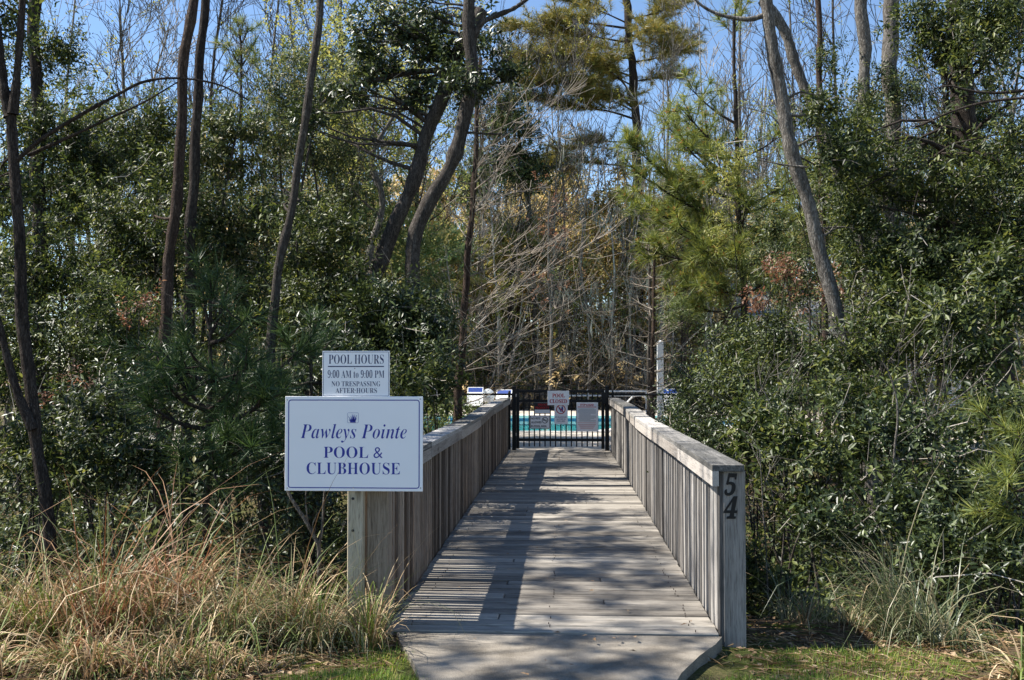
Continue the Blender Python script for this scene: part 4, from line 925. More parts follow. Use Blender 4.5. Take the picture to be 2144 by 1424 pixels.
# ------------------------------------------------------------------ woods far behind (too many to count)
def woods(name, label, boxes, mat, seed, n_trees, L, k=10, per=150, twigs=0, twig_mat=None, kind='stuff', hmin=7, hmax=14):
    r = rng(seed); blobs = []; tw = []; mbt = MB()
    for i in range(n_trees):
        x0, x1, y0, y1 = boxes[i % len(boxes)]; x = r.uniform(x0, x1); y = r.uniform(y0, y1); h = r.uniform(hmin, hmax); g = gz(x, y)
        P = curve_pts((x, y, g - 0.1), (x + r.normal() * 0.8, y + r.normal() * 0.5, g + h), 6, r, 0.02); mbt.tube(P, [0.10 * (1 - 0.13 * u) for u in range(7)], 6, False)
        for q in range(7):
            u = r.uniform(0.15, 1.0); c = P[min(5, int(u * 6))] + r.normal(size=3) * np.array([1.3, 1.0, 0.7]); blobs.append((c, np.array([r.uniform(0.6, 1.5), r.uniform(0.6, 1.2), r.uniform(0.5, 1.1)])))
            mbt.tube([P[min(5, int(u * 5))], c], [0.04, 0.012], 4, False)
        for q in range(twigs):
            u = r.uniform(0.1, 1.0); b = P[min(5, int(u * 6))] + r.normal(size=3) * np.array([1.2, 1.0, 0.8]); d = nrm(r.normal(size=3) * np.array([1, 1, 0.5]) + np.array([0, 0, 0.7])); ln = r.uniform(0.5, 2.2); tw.append((b, d, ln))
    C = []; T = []
    for c, rad in blobs:
        n = int(per * r.uniform(0.5, 1.3) / k); d = nrm(r.normal(size=(n, 3))); C.append(c + d * rad * (r.uniform(0, 1, n) ** 0.5)[:, None]); T.append(nrm(d + np.array([0, 0, 0.4]) + r.normal(size=(n, 3)) * 0.4))
    C = np.concatenate(C); T = np.concatenate(T)
    t = empty(name); tag(t, label, 'woods', kind=kind)
    V, F = cluster_leaves(C, T, k, L, 0.5, L * 2.5, seed + 1); o = tag(link('foliage', np_mesh('foliage', V, F, mat), t), kind=kind)
    tag(mbt.build('trunks', M['bark_light'], t, True), kind=kind)
    if tw:
        mb = MB()
        for b, d, ln in tw: mb.tube([b, b + d * ln * 0.5, b + nrm(d + r.normal(size=3) * 0.25) * ln], [0.012, 0.009, 0.004], 3, False)
        tag(mb.build('twigs', twig_mat or M['limb'], t), kind=kind)
woods('woods', 'olive and tan woods filling the view behind the pool', [(-22, 22, 46, 56), (-9, 9, 46, 55)], M['leaf_far'], 101, 96, 0.22, per=320, twigs=40, hmin=8.5, hmax=14.0)
woods('woods', 'denser dark woods behind the olive woods', [(-30, 32, 58, 70)], M['leaf_far'], 102, 100, 0.38, per=190, hmin=10, hmax=16)
woods('thicket', 'shady evergreen thicket deep behind the pool sign', [(-13, -4.8, 21.5, 34), (-18, -8, 16, 34)], M['leaf_bay'], 103, 42, 0.145, per=230, twigs=14, hmin=4.5, hmax=8.5)
woods('thicket', 'shady evergreen thicket deep behind the numbered post', [(7.2, 16, 22, 40), (8, 17, 15, 30)], M['leaf_olive'], 104, 44, 0.145, per=230, twigs=14, hmin=4.5, hmax=9)
woods('brush', 'low brown brush along the far side of the pool', [(-12, 14, 42.3, 45.5)], M['leaf_tan'], 105, 90, 0.15, per=55, twigs=34, hmin=1.2, hmax=3.6)
woods('brush', 'low green brush between the brown stems behind the pool', [(-12, 14, 42.5, 46)], M['leaf_bright'], 106, 60, 0.15, per=75, twigs=6, hmin=1.0, hmax=4.8)
woods('woods', 'yellow-green spring foliage at the front of the woods behind the pool', [(-11, 12, 43.5, 47)], M['leaf_bud'], 107, 34, 0.15, per=170, twigs=24, hmin=4, hmax=11)
woods('treetops', 'bare grey treetops of the far woods against the sky', [(-20, 21, 47, 55)], M['leaf_tan'], 108, 46, 0.12, per=16, twigs=95, hmin=13, hmax=18.5)
woods('thicket', 'woods carrying on beyond the left edge of the view', [(-13, -8.2, 6.5, 10), (-16, -10.8, 10, 15)], M['leaf_bay'], 109, 16, 0.14, per=230, hmin=6, hmax=9)
def undergrowth(label, boxes, mat, seed, n, L, hmax):
    r = rng(seed); C = []
    for x0, x1, y0, y1, fr_ in boxes:
        m_ = int(n * fr_); x = r.uniform(x0, x1, m_); y = r.uniform(y0, y1, m_); q = r.uniform(0, 1, m_) ** 1.3 * hmax * (0.6 + 0.4 * np.sin(x * 2.1 + y) * np.sin(y * 1.7)); C.append(np.stack([x, y, ground_z(x, y) + q], 1))
    C = np.concatenate(C); C = C[pnoise(C, 2.2, seed + 3) > -0.45]; T = nrm(r.normal(size=C.shape) * 0.6 + UP)
    V, F = cluster_leaves(C, T, 10, L, 0.4, 0.2, seed + 1); tag(link('undergrowth', np_mesh('undergrowth', V, F, mat)), label, 'undergrowth', kind='stuff')
undergrowth('dark leafy undergrowth in the gully behind the pool sign', [(-8, -1.5, 8.6, 12, .4), (-9, -1.6, 12, 19.5, .4), (-13, -5, 14, 24, .2)], M['leaf_dark'], 111, 6200, 0.09, 1.7)
undergrowth('sun-flecked olive undergrowth behind the tall grass', [(-7, -2.4, 7.9, 10, .5), (-9, -2, 10, 17, .5)], M['leaf_olive'], 112, 1800, 0.08, 1.9)
undergrowth('leafy undergrowth on the bank right of the bridge', [(1.35, 7.5, 8.0, 12, .45), (1.4, 9, 12, 19.5, .4), (5, 13, 13, 24, .2)], M['leaf_bay'], 113, 6800, 0.09, 1.7)

# ------------------------------------------------------------------ individual trees, left side
def s(px, Y): return px * Y / FPX
tree('twin_stem_tree', 'brown twin-stemmed tree at the far left edge with long arching limbs', 'tree',
     [(px_line([(98, 1090), (75, 900), (52, 700), (38, 500), (28, 330), (22, 240)], 8.6), s(17, 8.6), s(13, 8.6)),
      (px_line([(22, 245), (8, 180), (-4, 60), (-15, -40)], 8.6, False), s(13, 8.6), s(9, 8.6)), (px_line([(24, 240), (36, 150), (46, 0), (52, -80)], 8.6, False), s(11, 8.6), s(7, 8.6)),
      (px_line([(72, 900), (40, 830), (18, 765), (-2, 690), (-25, 600)], 8.5, False), s(12, 8.6), s(8, 8.6))],
     [(20, 60, 9.0, 60, 90, 0.6), (-10, 420, 9.1, 90, 130, 0.6)], M['leaf_bay'], M['bark_brown'], dens=900, seed=11, limbs=4,
     extra_limbs=[(px_line([(38, 335), (90, 290), (180, 235), (235, 205), (300, 172), (375, 164), (460, 178), (520, 210)], 8.6, False), 0.026, 0.007), (px_line([(60, 325), (150, 285), (225, 250), (300, 215), (372, 172)], 8.7, False), 0.022, 0.007)])
tree('straight_trunk_tree', 'dark straight trunk wrapped in leaves behind the twin-stemmed tree', 'tree', [(px_line([(88, 900), (84, 500), (80, 330), (76, 150), (72, -80)], 16), s(20, 16), s(15, 16))],
     [(80, 260, 15.8, 34, 60, 0.3), (130, 100, 16, 55, 50, 0.4), (60, 120, 16, 70, 60, 0.5)], M['leaf_bay'], M['bark_brown'], dens=1300, seed=12, limbs=3)
tree('leaning_trunk_tree', 'slim reddish trunk rising behind the left young pine, leaning right at the top', 'tree', [(px_line([(338, 900), (345, 760), (352, 600), (362, 480), (375, 330), (386, 150), (404, 0), (416, -90)], 12.5), s(16, 12.5), s(12, 12.5))],
     [(350, 470, 13, 50, 60, 0.4)], M['leaf_bay'], M['bark_red'], dens=700, seed=13, limbs=3)
tree('straight_trunk_tree', 'straight dark trunk just right of the slim reddish trunk', 'tree', [(px_line([(392, 900), (396, 620), (402, 480), (406, 300), (420, 150), (428, 0), (430, -80)], 14), s(15, 14), s(11, 14))],
     [(420, 560, 14.2, 40, 70, 0.3)], M['leaf_bay'], M['bark_brown'], dens=900, seed=14, limbs=2)
tree('leaning_trunk_tree', 'thin grey trunk leaning right above the pool hours panel', 'tree', [(px_line([(566, 800), (574, 660), (585, 560), (602, 470), (630, 310), (656, 150), (668, 0), (672, -90)], 13), s(13, 13), s(9, 13))],
     [(600, 420, 13.5, 50, 60, 0.4)], M['leaf_bay'], M['bark_grey'], dens=700, seed=15, limbs=3)
tree('leaning_trunk_tree', 'thick grey trunk leaning right, lower of the crossing pair above the sign', 'tree', [(px_line([(735, 690), (752, 640), (800, 530), (855, 420), (880, 330), (898, 262), (945, 150), (985, 70), (1010, 20)], 15), s(22, 15), s(15, 15))],
     [(820, 60, 15, 80, 60, 0.6), (930, 110, 15, 80, 50, 0.5), (770, 60, 15.2, 40, 70, 0.4), (1010, 95, 14.8, 45, 45, 0.4), (900, 10, 15.3, 110, 40, 0.5), (1060, 150, 14.8, 40, 25, 0.3), (790, 150, 15, 60, 30, .3), (720, 200, 15, 60, 35, .4), (650, 240, 15, 40, 40, .4), (870, 190, 15, 50, 40, .3), (1000, 180, 14.8, 45, 35, .3)], M['leaf_dark'], M['bark_grey'], dens=800, L=0.105, seed=16, limbs=4, ratio=0.42, gap=0.05, gs=3.0, rag=8,
     extra_limbs=[(px_line([(800, 165), (740, 178), (690, 205), (640, 245)], 15, False), 0.05, 0.02), (px_line([(945, 150), (880, 150), (800, 165)], 15, False), 0.055, 0.05)])
tree('curved_trunk_tree', 'thick curved grey trunk bowing right beside the bare cypress', 'tree', [(px_line([(858, 760), (870, 700), (863, 610), (865, 510), (900, 430), (945, 340), (975, 230), (986, 130), (985, 20), (980, -80)], 14), s(22, 14), s(15, 14))],
     [(965, 160, 13.8, 40, 40, 0.3)], M['leaf_dark'], M['bark_grey'], dens=900, L=0.095, seed=17, limbs=3,
     extra_limbs=[(px_line([(988, 90), (1005, 50), (1040, 32), (1075, 18), (1110, -6)], 14, False), 0.06, 0.03), (px_line([(965, 283), (985, 278), (1015, 280), (1052, 281)], 14, False), 0.022, 0.014)])
evergreens = [
 ('dark evergreen reaching up between the straight trunk and the slim reddish trunk', [(160, 300, 17, 150, 120, 1.0), (60, 420, 17, 120, 110, .9), (250, 400, 16.5, 110, 120, .9)], 'leaf_bay', 0.10),
 ('dark evergreen crossed by the slim reddish trunk', [(300, 250, 15.5, 100, 80, .7), (330, 460, 15, 130, 140, 1.0), (230, 560, 15, 120, 110, .9)], 'leaf_bay', 0.09),
 ('olive evergreen standing right of the straight dark trunk', [(480, 300, 16, 90, 110, .8), (500, 470, 16, 120, 140, 1.0), (540, 620, 15.5, 120, 110, .9)], 'leaf_olive', 0.10),
 ('dense small-leaved evergreen top beside the thin grey trunk', [(600, 190, 17, 75, 90, .8), (580, 300, 17, 90, 90, .8), (690, 200, 17, 50, 60, .6), (700, 330, 17.5, 60, 80, .6)], 'leaf_olive', 0.075),
 ('shaded evergreen filling the left edge below the arching limbs', [(60, 600, 13.5, 140, 130, .9), (150, 690, 13, 130, 120, .8), (-20, 760, 12.5, 120, 140, .8)], 'leaf_bay', 0.09),
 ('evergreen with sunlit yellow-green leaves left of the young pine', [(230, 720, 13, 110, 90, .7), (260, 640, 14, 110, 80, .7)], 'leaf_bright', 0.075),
 ('evergreen behind the pool hours panel, left of the thick leaning trunk', [(640, 520, 14.5, 100, 110, .8), (700, 620, 14, 110, 90, .7), (640, 660, 14, 90, 90, .7)], 'leaf_bay', 0.09),
]
for i, (lb, bl, mt, L) in enumerate(evergreens):
    c = blob_world(bl[0])[0]; r_ = rng(300 + i); tr = []
    for q in range(3):
        b_ = blob_world(bl[q % len(bl)])[0]; x = c[0] + r_.uniform(-0.5, 0.5); y = c[1] + r_.uniform(-0.4, 0.4); tr.append((curve_pts((x, y, gz(x, y) - 0.1), b_ + r_.normal(size=3) * 0.2, 5, r_, 0.04), 0.05, 0.015))
    tree('evergreen_tree', lb, 'tree', tr, bl, M[mt], M['bark_grey'], dens=2100, L=L, seed=30 + i, limbs=7, gap=-0.08, gs=3.0)
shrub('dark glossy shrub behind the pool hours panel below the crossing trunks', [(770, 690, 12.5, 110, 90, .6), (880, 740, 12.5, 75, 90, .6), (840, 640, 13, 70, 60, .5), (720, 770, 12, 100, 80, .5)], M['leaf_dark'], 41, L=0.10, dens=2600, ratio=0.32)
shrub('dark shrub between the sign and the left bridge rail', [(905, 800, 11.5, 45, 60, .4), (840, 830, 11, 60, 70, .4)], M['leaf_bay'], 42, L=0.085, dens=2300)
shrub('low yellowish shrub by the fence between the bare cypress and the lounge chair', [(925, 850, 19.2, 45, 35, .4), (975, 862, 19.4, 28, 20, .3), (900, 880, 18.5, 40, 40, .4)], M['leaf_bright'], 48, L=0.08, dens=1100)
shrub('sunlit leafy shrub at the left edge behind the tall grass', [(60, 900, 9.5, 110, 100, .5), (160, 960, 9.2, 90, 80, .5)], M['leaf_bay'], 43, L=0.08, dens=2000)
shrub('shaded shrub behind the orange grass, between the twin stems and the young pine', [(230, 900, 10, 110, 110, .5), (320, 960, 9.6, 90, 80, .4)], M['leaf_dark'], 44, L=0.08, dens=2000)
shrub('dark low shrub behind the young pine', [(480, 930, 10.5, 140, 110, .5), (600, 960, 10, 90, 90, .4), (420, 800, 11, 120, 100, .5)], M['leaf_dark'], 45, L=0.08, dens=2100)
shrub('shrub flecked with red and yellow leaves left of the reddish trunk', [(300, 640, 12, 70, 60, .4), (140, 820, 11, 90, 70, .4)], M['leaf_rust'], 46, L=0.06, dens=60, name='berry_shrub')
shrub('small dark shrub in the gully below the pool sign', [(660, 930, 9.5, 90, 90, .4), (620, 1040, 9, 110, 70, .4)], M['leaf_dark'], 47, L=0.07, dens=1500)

# young long-needled pine behind the sign
def young_pine(label, tips, base, Y, seed, mat, r0=0.04, nn=60, L=0.24, catkins=False, w=0.0028, name='young_pine', bark_m=None, side=5, twlen=0.4, trunk_pts=None, step=0.2):
    P = px_line(trunk_pts or base, Y); br = []; r = rng(seed)
    for (ax, ay, bx, by, dy) in tips:
        a = W(ax, ay, Y); b_ = W(bx, by, Y + dy); m_ = (a + b_) / 2 - Vector((0, 0, 0.06)); br.append([tuple(a), tuple(m_), tuple(b_)])
    return pine(name, label, P, r0, r0 * 0.35, br, mat, bark_m or M['bark_brown'], seed, nn=nn, L=L, w=w, catkins=catkins, side_twigs=side, twlen=twlen, tuft_step=step)
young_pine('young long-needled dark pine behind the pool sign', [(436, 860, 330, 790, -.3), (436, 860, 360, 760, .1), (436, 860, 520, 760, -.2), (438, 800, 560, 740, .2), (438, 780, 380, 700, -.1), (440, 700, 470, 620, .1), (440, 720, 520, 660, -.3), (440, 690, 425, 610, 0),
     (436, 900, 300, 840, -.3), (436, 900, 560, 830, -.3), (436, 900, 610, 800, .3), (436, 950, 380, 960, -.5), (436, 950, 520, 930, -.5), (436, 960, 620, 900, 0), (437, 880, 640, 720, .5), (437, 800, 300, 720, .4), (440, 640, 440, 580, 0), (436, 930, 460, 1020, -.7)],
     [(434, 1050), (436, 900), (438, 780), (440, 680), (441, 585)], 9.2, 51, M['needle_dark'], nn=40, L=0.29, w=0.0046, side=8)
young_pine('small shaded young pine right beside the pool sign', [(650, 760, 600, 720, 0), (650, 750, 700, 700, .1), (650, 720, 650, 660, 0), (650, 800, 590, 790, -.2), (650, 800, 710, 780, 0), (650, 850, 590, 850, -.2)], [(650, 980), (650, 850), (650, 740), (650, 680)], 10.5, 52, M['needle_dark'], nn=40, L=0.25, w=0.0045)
far_p = young_pine('thin pine top against the sky between the two left trunks and the dense evergreen', [(505, 140, 478, 90, 0), (505, 140, 535, 85, 0), (505, 110, 500, 45, 0), (505, 170, 485, 130, .2), (505, 160, 530, 130, -.2), (505, 90, 520, 60, 0)], [(505, 420), (505, 250), (505, 150), (503, 60)], 24, 53, M['needle'], r0=0.07, nn=60, L=0.30, w=0.005, name='pine_tree')

# ------------------------------------------------------------------ middle: budding and bare trees
bare_tree('slender tree with yellow-green buds left of the crossing trunks', px_line([(750, 640), (745, 480), (735, 350), (720, 200), (715, 60)], 22), 0.09, 0.03, 61, M['bark_grey'], nb=18, Lb=2.0, depth=2, bud=M['leaf_bud'], budn=900, budL=0.09, budk=6)
bare_tree('slender tree with yellow-green buds seen between the crossing trunks', px_line([(868, 640), (872, 480), (870, 330), (872, 200), (868, 60)], 24), 0.10, 0.04, 62, M['bark_red'], nb=18, Lb=2.0, depth=2, bud=M['leaf_bud'], budn=800, budL=0.09, budk=6)
bare_tree('crooked budding tree with pale mossy limbs above the sign', px_line([(770, 560), (800, 420), (780, 330), (820, 250), (860, 190)], 20), 0.10, 0.03, 63, M['bark_pale'], nb=16, Lb=1.8, depth=2, bud=M['leaf_bud'], budn=700, budL=0.085, budk=6)
def cypress(label, pts, Y, r0, seed, nb, Lb, bias, bark_m, up=0.18, lo=0.12, depth=1, rr=0.013):
    t = thing('bare_cypress', label, 'tree'); mb = MB(); lm = MB(); P, Rr = trunk_tube(mb, px_line(pts, Y), r0, r0 * 0.35, 9, seed); r = rng(seed)
    for q in range(nb):
        u = lo + (1 - lo) * (q + r.uniform()) / nb; j = min(int(u * (len(P) - 1)), len(P) - 2); a = r.normal(size=3); a[2] = 0; a = nrm(nrm(a) * 0.7 + np.array(bias)); b0 = P[j]; L = Lb * r.uniform(0.5, 1.2) * (1.1 - 0.6 * u)
        pts_ = [b0]; d = nrm(a + np.array([0, 0, r.uniform(-0.15, 0.3) + up])); q_ = np.array(b0)
        for w_ in range(6):
            d = nrm(d + r.normal(size=3) * 0.05 + np.array([0, 0, 0.05])); q_ = q_ + d * L / 6; pts_.append(q_)
        lm.tube(pts_, [max(0.004, rr * (1 - 0.14 * w_)) for w_ in range(7)], 5, False)
        for z in range(int(7 * L)):
            i = r.randint(1, 6); sd = nrm(d + r.normal(size=3) * np.array([0.5, 0.5, 0.35])); l2 = L * r.uniform(0.12, 0.35); lm.tube([pts_[i], pts_[i] + sd * l2 * 0.5, pts_[i] + nrm(sd + np.array([0, 0, .15])) * l2], [0.0055, 0.0045, 0.0035], 3, False)
    mb.build('trunk', bark_m, t, True); tag(lm.build('limbs', M['limb'], t, True), kind='stuff'); return t
cypress('bare cypress with long fine upswept limbs standing left of the gate', [(960, 850), (966, 720), (974, 620), (984, 500), (990, 400), (996, 320), (1001, 220), (1006, 120)], 18.6, s(12, 18.6), 64, 46, 3.3, (0.6, 0.1, 0), M['bark_red'], up=0.30, rr=0.013)
cypress('thin bare cypress with short level twigs standing before the white post', [(1367, 880), (1367, 700), (1370, 560), (1369, 450), (1368, 380)], 21.5, s(6.5, 21.5), 65, 110, 1.1, (-0.1, 0, 0), M['bark_red'], up=0.05, lo=0.05, rr=0.011)
cypress('second thin stem rising just left of the short-twigged cypress', [(1358, 860), (1360, 640), (1360, 500), (1360, 380), (1356, 300)], 22.5, s(5, 22.5), 66, 60, 0.9, (-0.3, 0, 0), M['bark_grey'], up=0.1, rr=0.008)
mids = [(1232, 41.8, 300, 'pale bare trunk standing straight behind the gate'), (1205, 43, 260, 'bare grey tree left of the pale trunk behind the gate'), (1285, 42.5, 330, 'mossy bare tree right of the pale trunk behind the gate'), (1325, 43.2, 380, 'mossy bare tree left of the short-twigged cypress'),
        (1160, 42.4, 330, 'bare tree directly above the pool closed sign'), (1095, 43.5, 300, 'bare tree above the left gate post'), (1040, 42.2, 360, 'bare tree above the round white table'), (1262, 44.5, 200, 'tall thin bare tree behind the mossy trees')]
mids = [m_ for j_, m_ in enumerate(mids) if j_ not in (1, 5, 7)]
for i, (px, Y, top, lb) in enumerate(mids):
    r_ = rng(500 + i); bare_tree(lb, px_line([(px, 850), (px + r_.uniform(-8, 8), 700), (px + r_.uniform(-18, 18), 540), (px + r_.uniform(-28, 28), top)], Y), 0.10 + 0.05 * r_.uniform(), 0.03, 510 + i, M['bark_light'] if i % 3 else M['bark_pale'], nb=13, Lb=2.4, depth=2, lo=0.2, up=0.3, minr=0.010, moss=26 if 'mossy' in lb else 3)
bare_tree('maple with rust-red spring leaves behind the bare cypress limbs', px_line([(1150, 840), (1155, 700), (1148, 560), (1150, 400)], 40.5), 0.12, 0.03, 530, M['bark_pale'], nb=18, Lb=1.6, depth=2, lo=0.55, bud=M['leaf_rust'], budn=110, budL=0.12, budk=5, minr=0.008)
bare_tree('tall bare tree whose grey crown fills the sky left of the big pine', px_line([(1120, 700), (1110, 450), (1080, 250), (1060, 120)], 44), 0.16, 0.05, 531, M['bark_grey'], nb=24, Lb=4.0, depth=2, lo=0.35, up=0.45, minr=0.010)
bare_tree('bare tree with thin grey crown right of the big pine', px_line([(1385, 700), (1390, 450), (1400, 250), (1395, 150)], 42), 0.13, 0.04, 532, M['bark_pale'], nb=22, Lb=2.6, depth=2, lo=0.35, up=0.5, minr=0.009)
for i, (px, Y, top, lb) in enumerate([(620, 27, -60, 'bare tree with fine twigs against the sky above the dense evergreen'), (690, 30, -80, 'tall bare tree left of the dark glossy crown'), (250, 24, 20, 'budding bare tree against the sky left of the slim reddish trunk'), (1760, 26, -100, 'bare tree with pale twigs behind the leaning right trunk'), (1560, 30, -100, 'bare tree behind the coned pine'), (1960, 26, -80, 'bare grey tree behind the big bay on the right'), (2110, 24, 40, 'bare tree at the upper right edge'), (450, 26, -60, 'bare twiggy tree behind the two left trunks')]):
    r_ = rng(540 + i); bare_tree(lb, px_line([(px, 600), (px + r_.uniform(-10, 10), 400), (px + r_.uniform(-18, 18), 200), (px + r_.uniform(-30, 30), top)], Y), 0.10, 0.03, 550 + i, M['bark_grey'] if i % 2 else M['bark_pale'], nb=34, Lb=2.4, depth=2, lo=0.25, up=0.4, minr=0.0065, bud=M['leaf_bud'] if i in (2, 0, 3) else None, budn=120 if i in (2, 0, 3) else 0, budL=0.08)
for i, (px, Y, top, lb) in enumerate([(150, 22, -40, 'bare twiggy tree crossing the sky right of the leaf-wrapped trunk'), (560, 23, -90, 'pale bare tree between the thin pine top and the thin grey trunk'), (1010, 43.5, -40, 'bare tree with fine crown behind the curved trunk'), (1180, 44.5, 120, 'fine-twigged bare tree under the boughs of the big pine'), (1480, 43.5, -60, 'pale bare tree left of the leaning right trunk'), (1650, 27, -90, 'bare tree whose pale twigs cross the sky behind the red-brown trunk'), (2040, 28, -90, 'bare pale-twigged tree behind the big bay trunk'), (800, 43, -20, 'bare tree behind the open dark crown'), (330, 25, 60, 'bare twiggy tree just left of the slim reddish trunk')]):
    r_ = rng(640 + i); bare_tree(lb, px_line([(px, 640), (px + r_.uniform(-10, 10), 420), (px + r_.uniform(-20, 20), 220), (px + r_.uniform(-40, 40), top)], Y), 0.09, 0.02, 650 + i, M['bark_pale'] if i % 2 else M['bark_light'], nb=30, Lb=min(0.095 * Y, 3.0), depth=2, lo=0.25, up=0.35, minr=0.0003 * Y, bud=M['leaf_bud'] if i in (0, 3, 7) else None, budn=260 if i in (0, 3, 7) else 0, budL=0.08)
for i, (lb, bl, mt, L) in enumerate([('tall loose evergreen rising behind the pool hours panel to the top of the view', [(690, 130, 24, 70, 90, .9), (650, 260, 24, 80, 90, .9), (730, 300, 24, 70, 80, .8)], 'leaf_olive', 0.11), ('tall thin evergreen showing between the curved trunk and the big pine', [(1060, 250, 43, 50, 70, 1.2), (1020, 360, 43, 60, 80, 1.2), (1100, 340, 43.5, 60, 60, 1.2)], 'leaf_olive', 0.17), ('loose evergreen behind the arching limbs at the upper left', [(210, 330, 20, 110, 90, .9), (120, 400, 20, 110, 90, .9), (320, 350, 20, 90, 90, .8)], 'leaf_olive', 0.11), ('loose olive evergreen behind the thin grey trunk', [(640, 420, 21, 110, 100, .9), (560, 480, 21, 100, 100, .9), (720, 470, 21, 90, 90, .8)], 'leaf_olive', 0.11), ('yellowish evergreen behind the crossing trunks', [(820, 520, 22, 120, 90, .9), (900, 620, 22, 70, 90, .7), (780, 430, 23, 90, 80, .8)], 'leaf_bright', 0.10), ('dark evergreen behind the thick upright trunk pair', [(1900, 330, 20, 120, 110, .9), (1800, 420, 20, 110, 110, .9), (1990, 260, 20, 90, 100, .8)], 'leaf_bay', 0.11), ('olive evergreen behind the coned pine and leaning trunk', [(1700, 480, 21, 100, 100, .9), (1620, 520, 22, 90, 90, .8), (1760, 380, 21, 70, 90, .8)], 'leaf_olive', 0.11)]):
    c = blob_world(bl[0])[0]; r_ = rng(700 + i); tr = []
    for q in range(3):
        b_ = blob_world(bl[q % len(bl)])[0]; x = c[0] + r_.uniform(-0.6, 0.6); y = c[1] + r_.uniform(-0.5, 0.5); tr.append((curve_pts((x, y, gz(x, y) - 0.1), b_ + r_.normal(size=3) * 0.25, 5, r_, 0.04), 0.055, 0.015))
    tree('evergreen_tree', lb, 'tree', tr, bl, M[mt], M['bark_grey'], dens=1100, L=L, seed=710 + i, limbs=7, gap=-0.08, gs=2.4)
# the big pine
YP = 49
def pb(*pts): return [tuple(W(x, y, YP + dy)) for x, y, dy in pts]
pine('pine_tree', 'tall pine with spreading flat boughs of olive needles against the sky', px_line([(1336, 700), (1336, 470), (1334, 340), (1328, 200), (1318, 90), (1310, -20), (1305, -90)], YP), s(14, YP), s(8, YP),
     [pb((1328, 225, 0), (1270, 190, -.5), (1200, 170, -1), (1130, 150, -1.5), (1075, 125, -2)), pb((1326, 205, 0), (1290, 160, .5), (1210, 130, 1), (1130, 118, 1.5)), pb((1322, 160, 0), (1280, 145, 0), (1220, 120, 0), (1150, 90, .5)), pb((1318, 90, 0), (1260, 80, -.5), (1190, 70, -1), (1120, 70, -1.5)),
      pb((1332, 300, 0), (1290, 297, -.5), (1240, 300, -1), (1170, 322, -1.5)), pb((1330, 170, 0), (1370, 165, 0), (1420, 160, 1)), pb((1318, 40, 0), (1380, 25, 0), (1450, -10, 0)), pb((1316, 50, 0), (1250, 20, 0), (1170, -10, 0)), pb((1325, 180, 0), (1290, 160, -2), (1260, 130, -3.5)),
      pb((1330, 230, 0), (1280, 200, 1.5), (1210, 195, 2.5)), pb((1312, 20, 0), (1350, 60, -1.5), (1400, 70, -3)), pb((1334, 350, 0), (1280, 345, -1), (1210, 340, -2), (1150, 350, -3)), pb((1318, 80, 0), (1370, 50, 1), (1420, 5, 2)), pb((1320, 110, 0), (1260, 100, 1), (1180, 100, 2)), pb((1330, 250, 0), (1270, 232, -1), (1190, 222, -2), (1105, 205, -3)), pb((1328, 215, 0), (1260, 180, -2), (1180, 175, -3), (1100, 170, -3.5)), pb((1330, 235, 0), (1290, 215, -2), (1230, 200, -3)), pb((1318, 70, 0), (1370, 95, -1), (1430, 110, -2)), pb((1322, 130, 0), (1380, 120, 1), (1440, 90, 2)), pb((1316, 60, 0), (1240, 50, -1), (1150, 45, -2), (1080, 60, -3)), pb((1320, 120, 0), (1230, 130, -2), (1140, 120, -3), (1085, 150, -3))],
     M['needle_olive'], M['bark_brown'], 71, nn=22, L=0.42, w=0.013, tuft_step=0.26, side_twigs=13, twlen=1.5, flat=0.25)
pine('pine_tree', 'coned pine with bright green needles and orange catkins right of the gate', px_line([(1560, 780), (1556, 600), (1545, 400), (1540, 200), (1535, 40)], 19), 0.10, 0.03,
     [[tuple(W(a, b_, 19)), tuple(W((a + c) / 2, (b_ + d_) / 2 + 8, 19 + e_ / 2)), tuple(W(c, d_, 19 + e_))] for a, b_, c, d_, e_ in
      [(1548, 480, 1330, 360, -.6), (1548, 500, 1360, 420, .5), (1550, 540, 1420, 470, -1), (1550, 540, 1370, 460, .6), (1550, 560, 1470, 520, -1.2), (1545, 400, 1430, 300, -.6), (1545, 420, 1360, 340, .3), (1545, 420, 1500, 330, -1), (1543, 360, 1450, 260, .4), (1543, 340, 1420, 220, -.4), (1542, 260, 1440, 180, .2), (1544, 330, 1640, 280, -.4), (1548, 450, 1650, 400, -.5), (1550, 520, 1640, 470, -.6), (1556, 610, 1430, 600, -.6), (1556, 620, 1480, 590, -1), (1556, 620, 1630, 560, -.4), (1537, 90, 1540, 10, 0), (1550, 500, 1560, 420, -1.2), (1556, 600, 1540, 520, -1.3), (1556, 640, 1460, 650, -.3), (1550, 500, 1320, 300, -.3), (1550, 520, 1310, 410, .2), (1552, 560, 1340, 520, -.4), (1552, 560, 1690, 500, .3), (1548, 440, 1690, 350, .4), (1545, 380, 1380, 250, .6)]],
     M['needle'], M['bark_brown'], 72, nn=40, L=0.27, w=0.0056, catkins=True, side_twigs=10, twlen=0.6)
shrub('climbing vine of yellow-green leaves hanging on the coned pine', [(1600, 260, 17.5, 50, 70, .3), (1540, 330, 17.5, 60, 30, .3), (1520, 400, 17.5, 30, 70, .3), (1500, 480, 17.5, 25, 60, .2)], M['leaf_bud'], 73, L=0.07, dens=420, name='climbing_vine', cat='vine', stems=3)
shrub('yellow-needled low branch tuft shrub left of the white house', [(1430, 650, 20, 40, 40, .4)], M['leaf_bright'], 74, L=0.12, dens=1600, ratio=0.12)
palm('fan palm with pale fronds between the cypress and the coned pine', 1428, 520, 42.8, 81, 30, 1.6)
palm('fan palm half hidden left of the bare cypress', 905, 560, 42.9, 82, 26, 1.8)
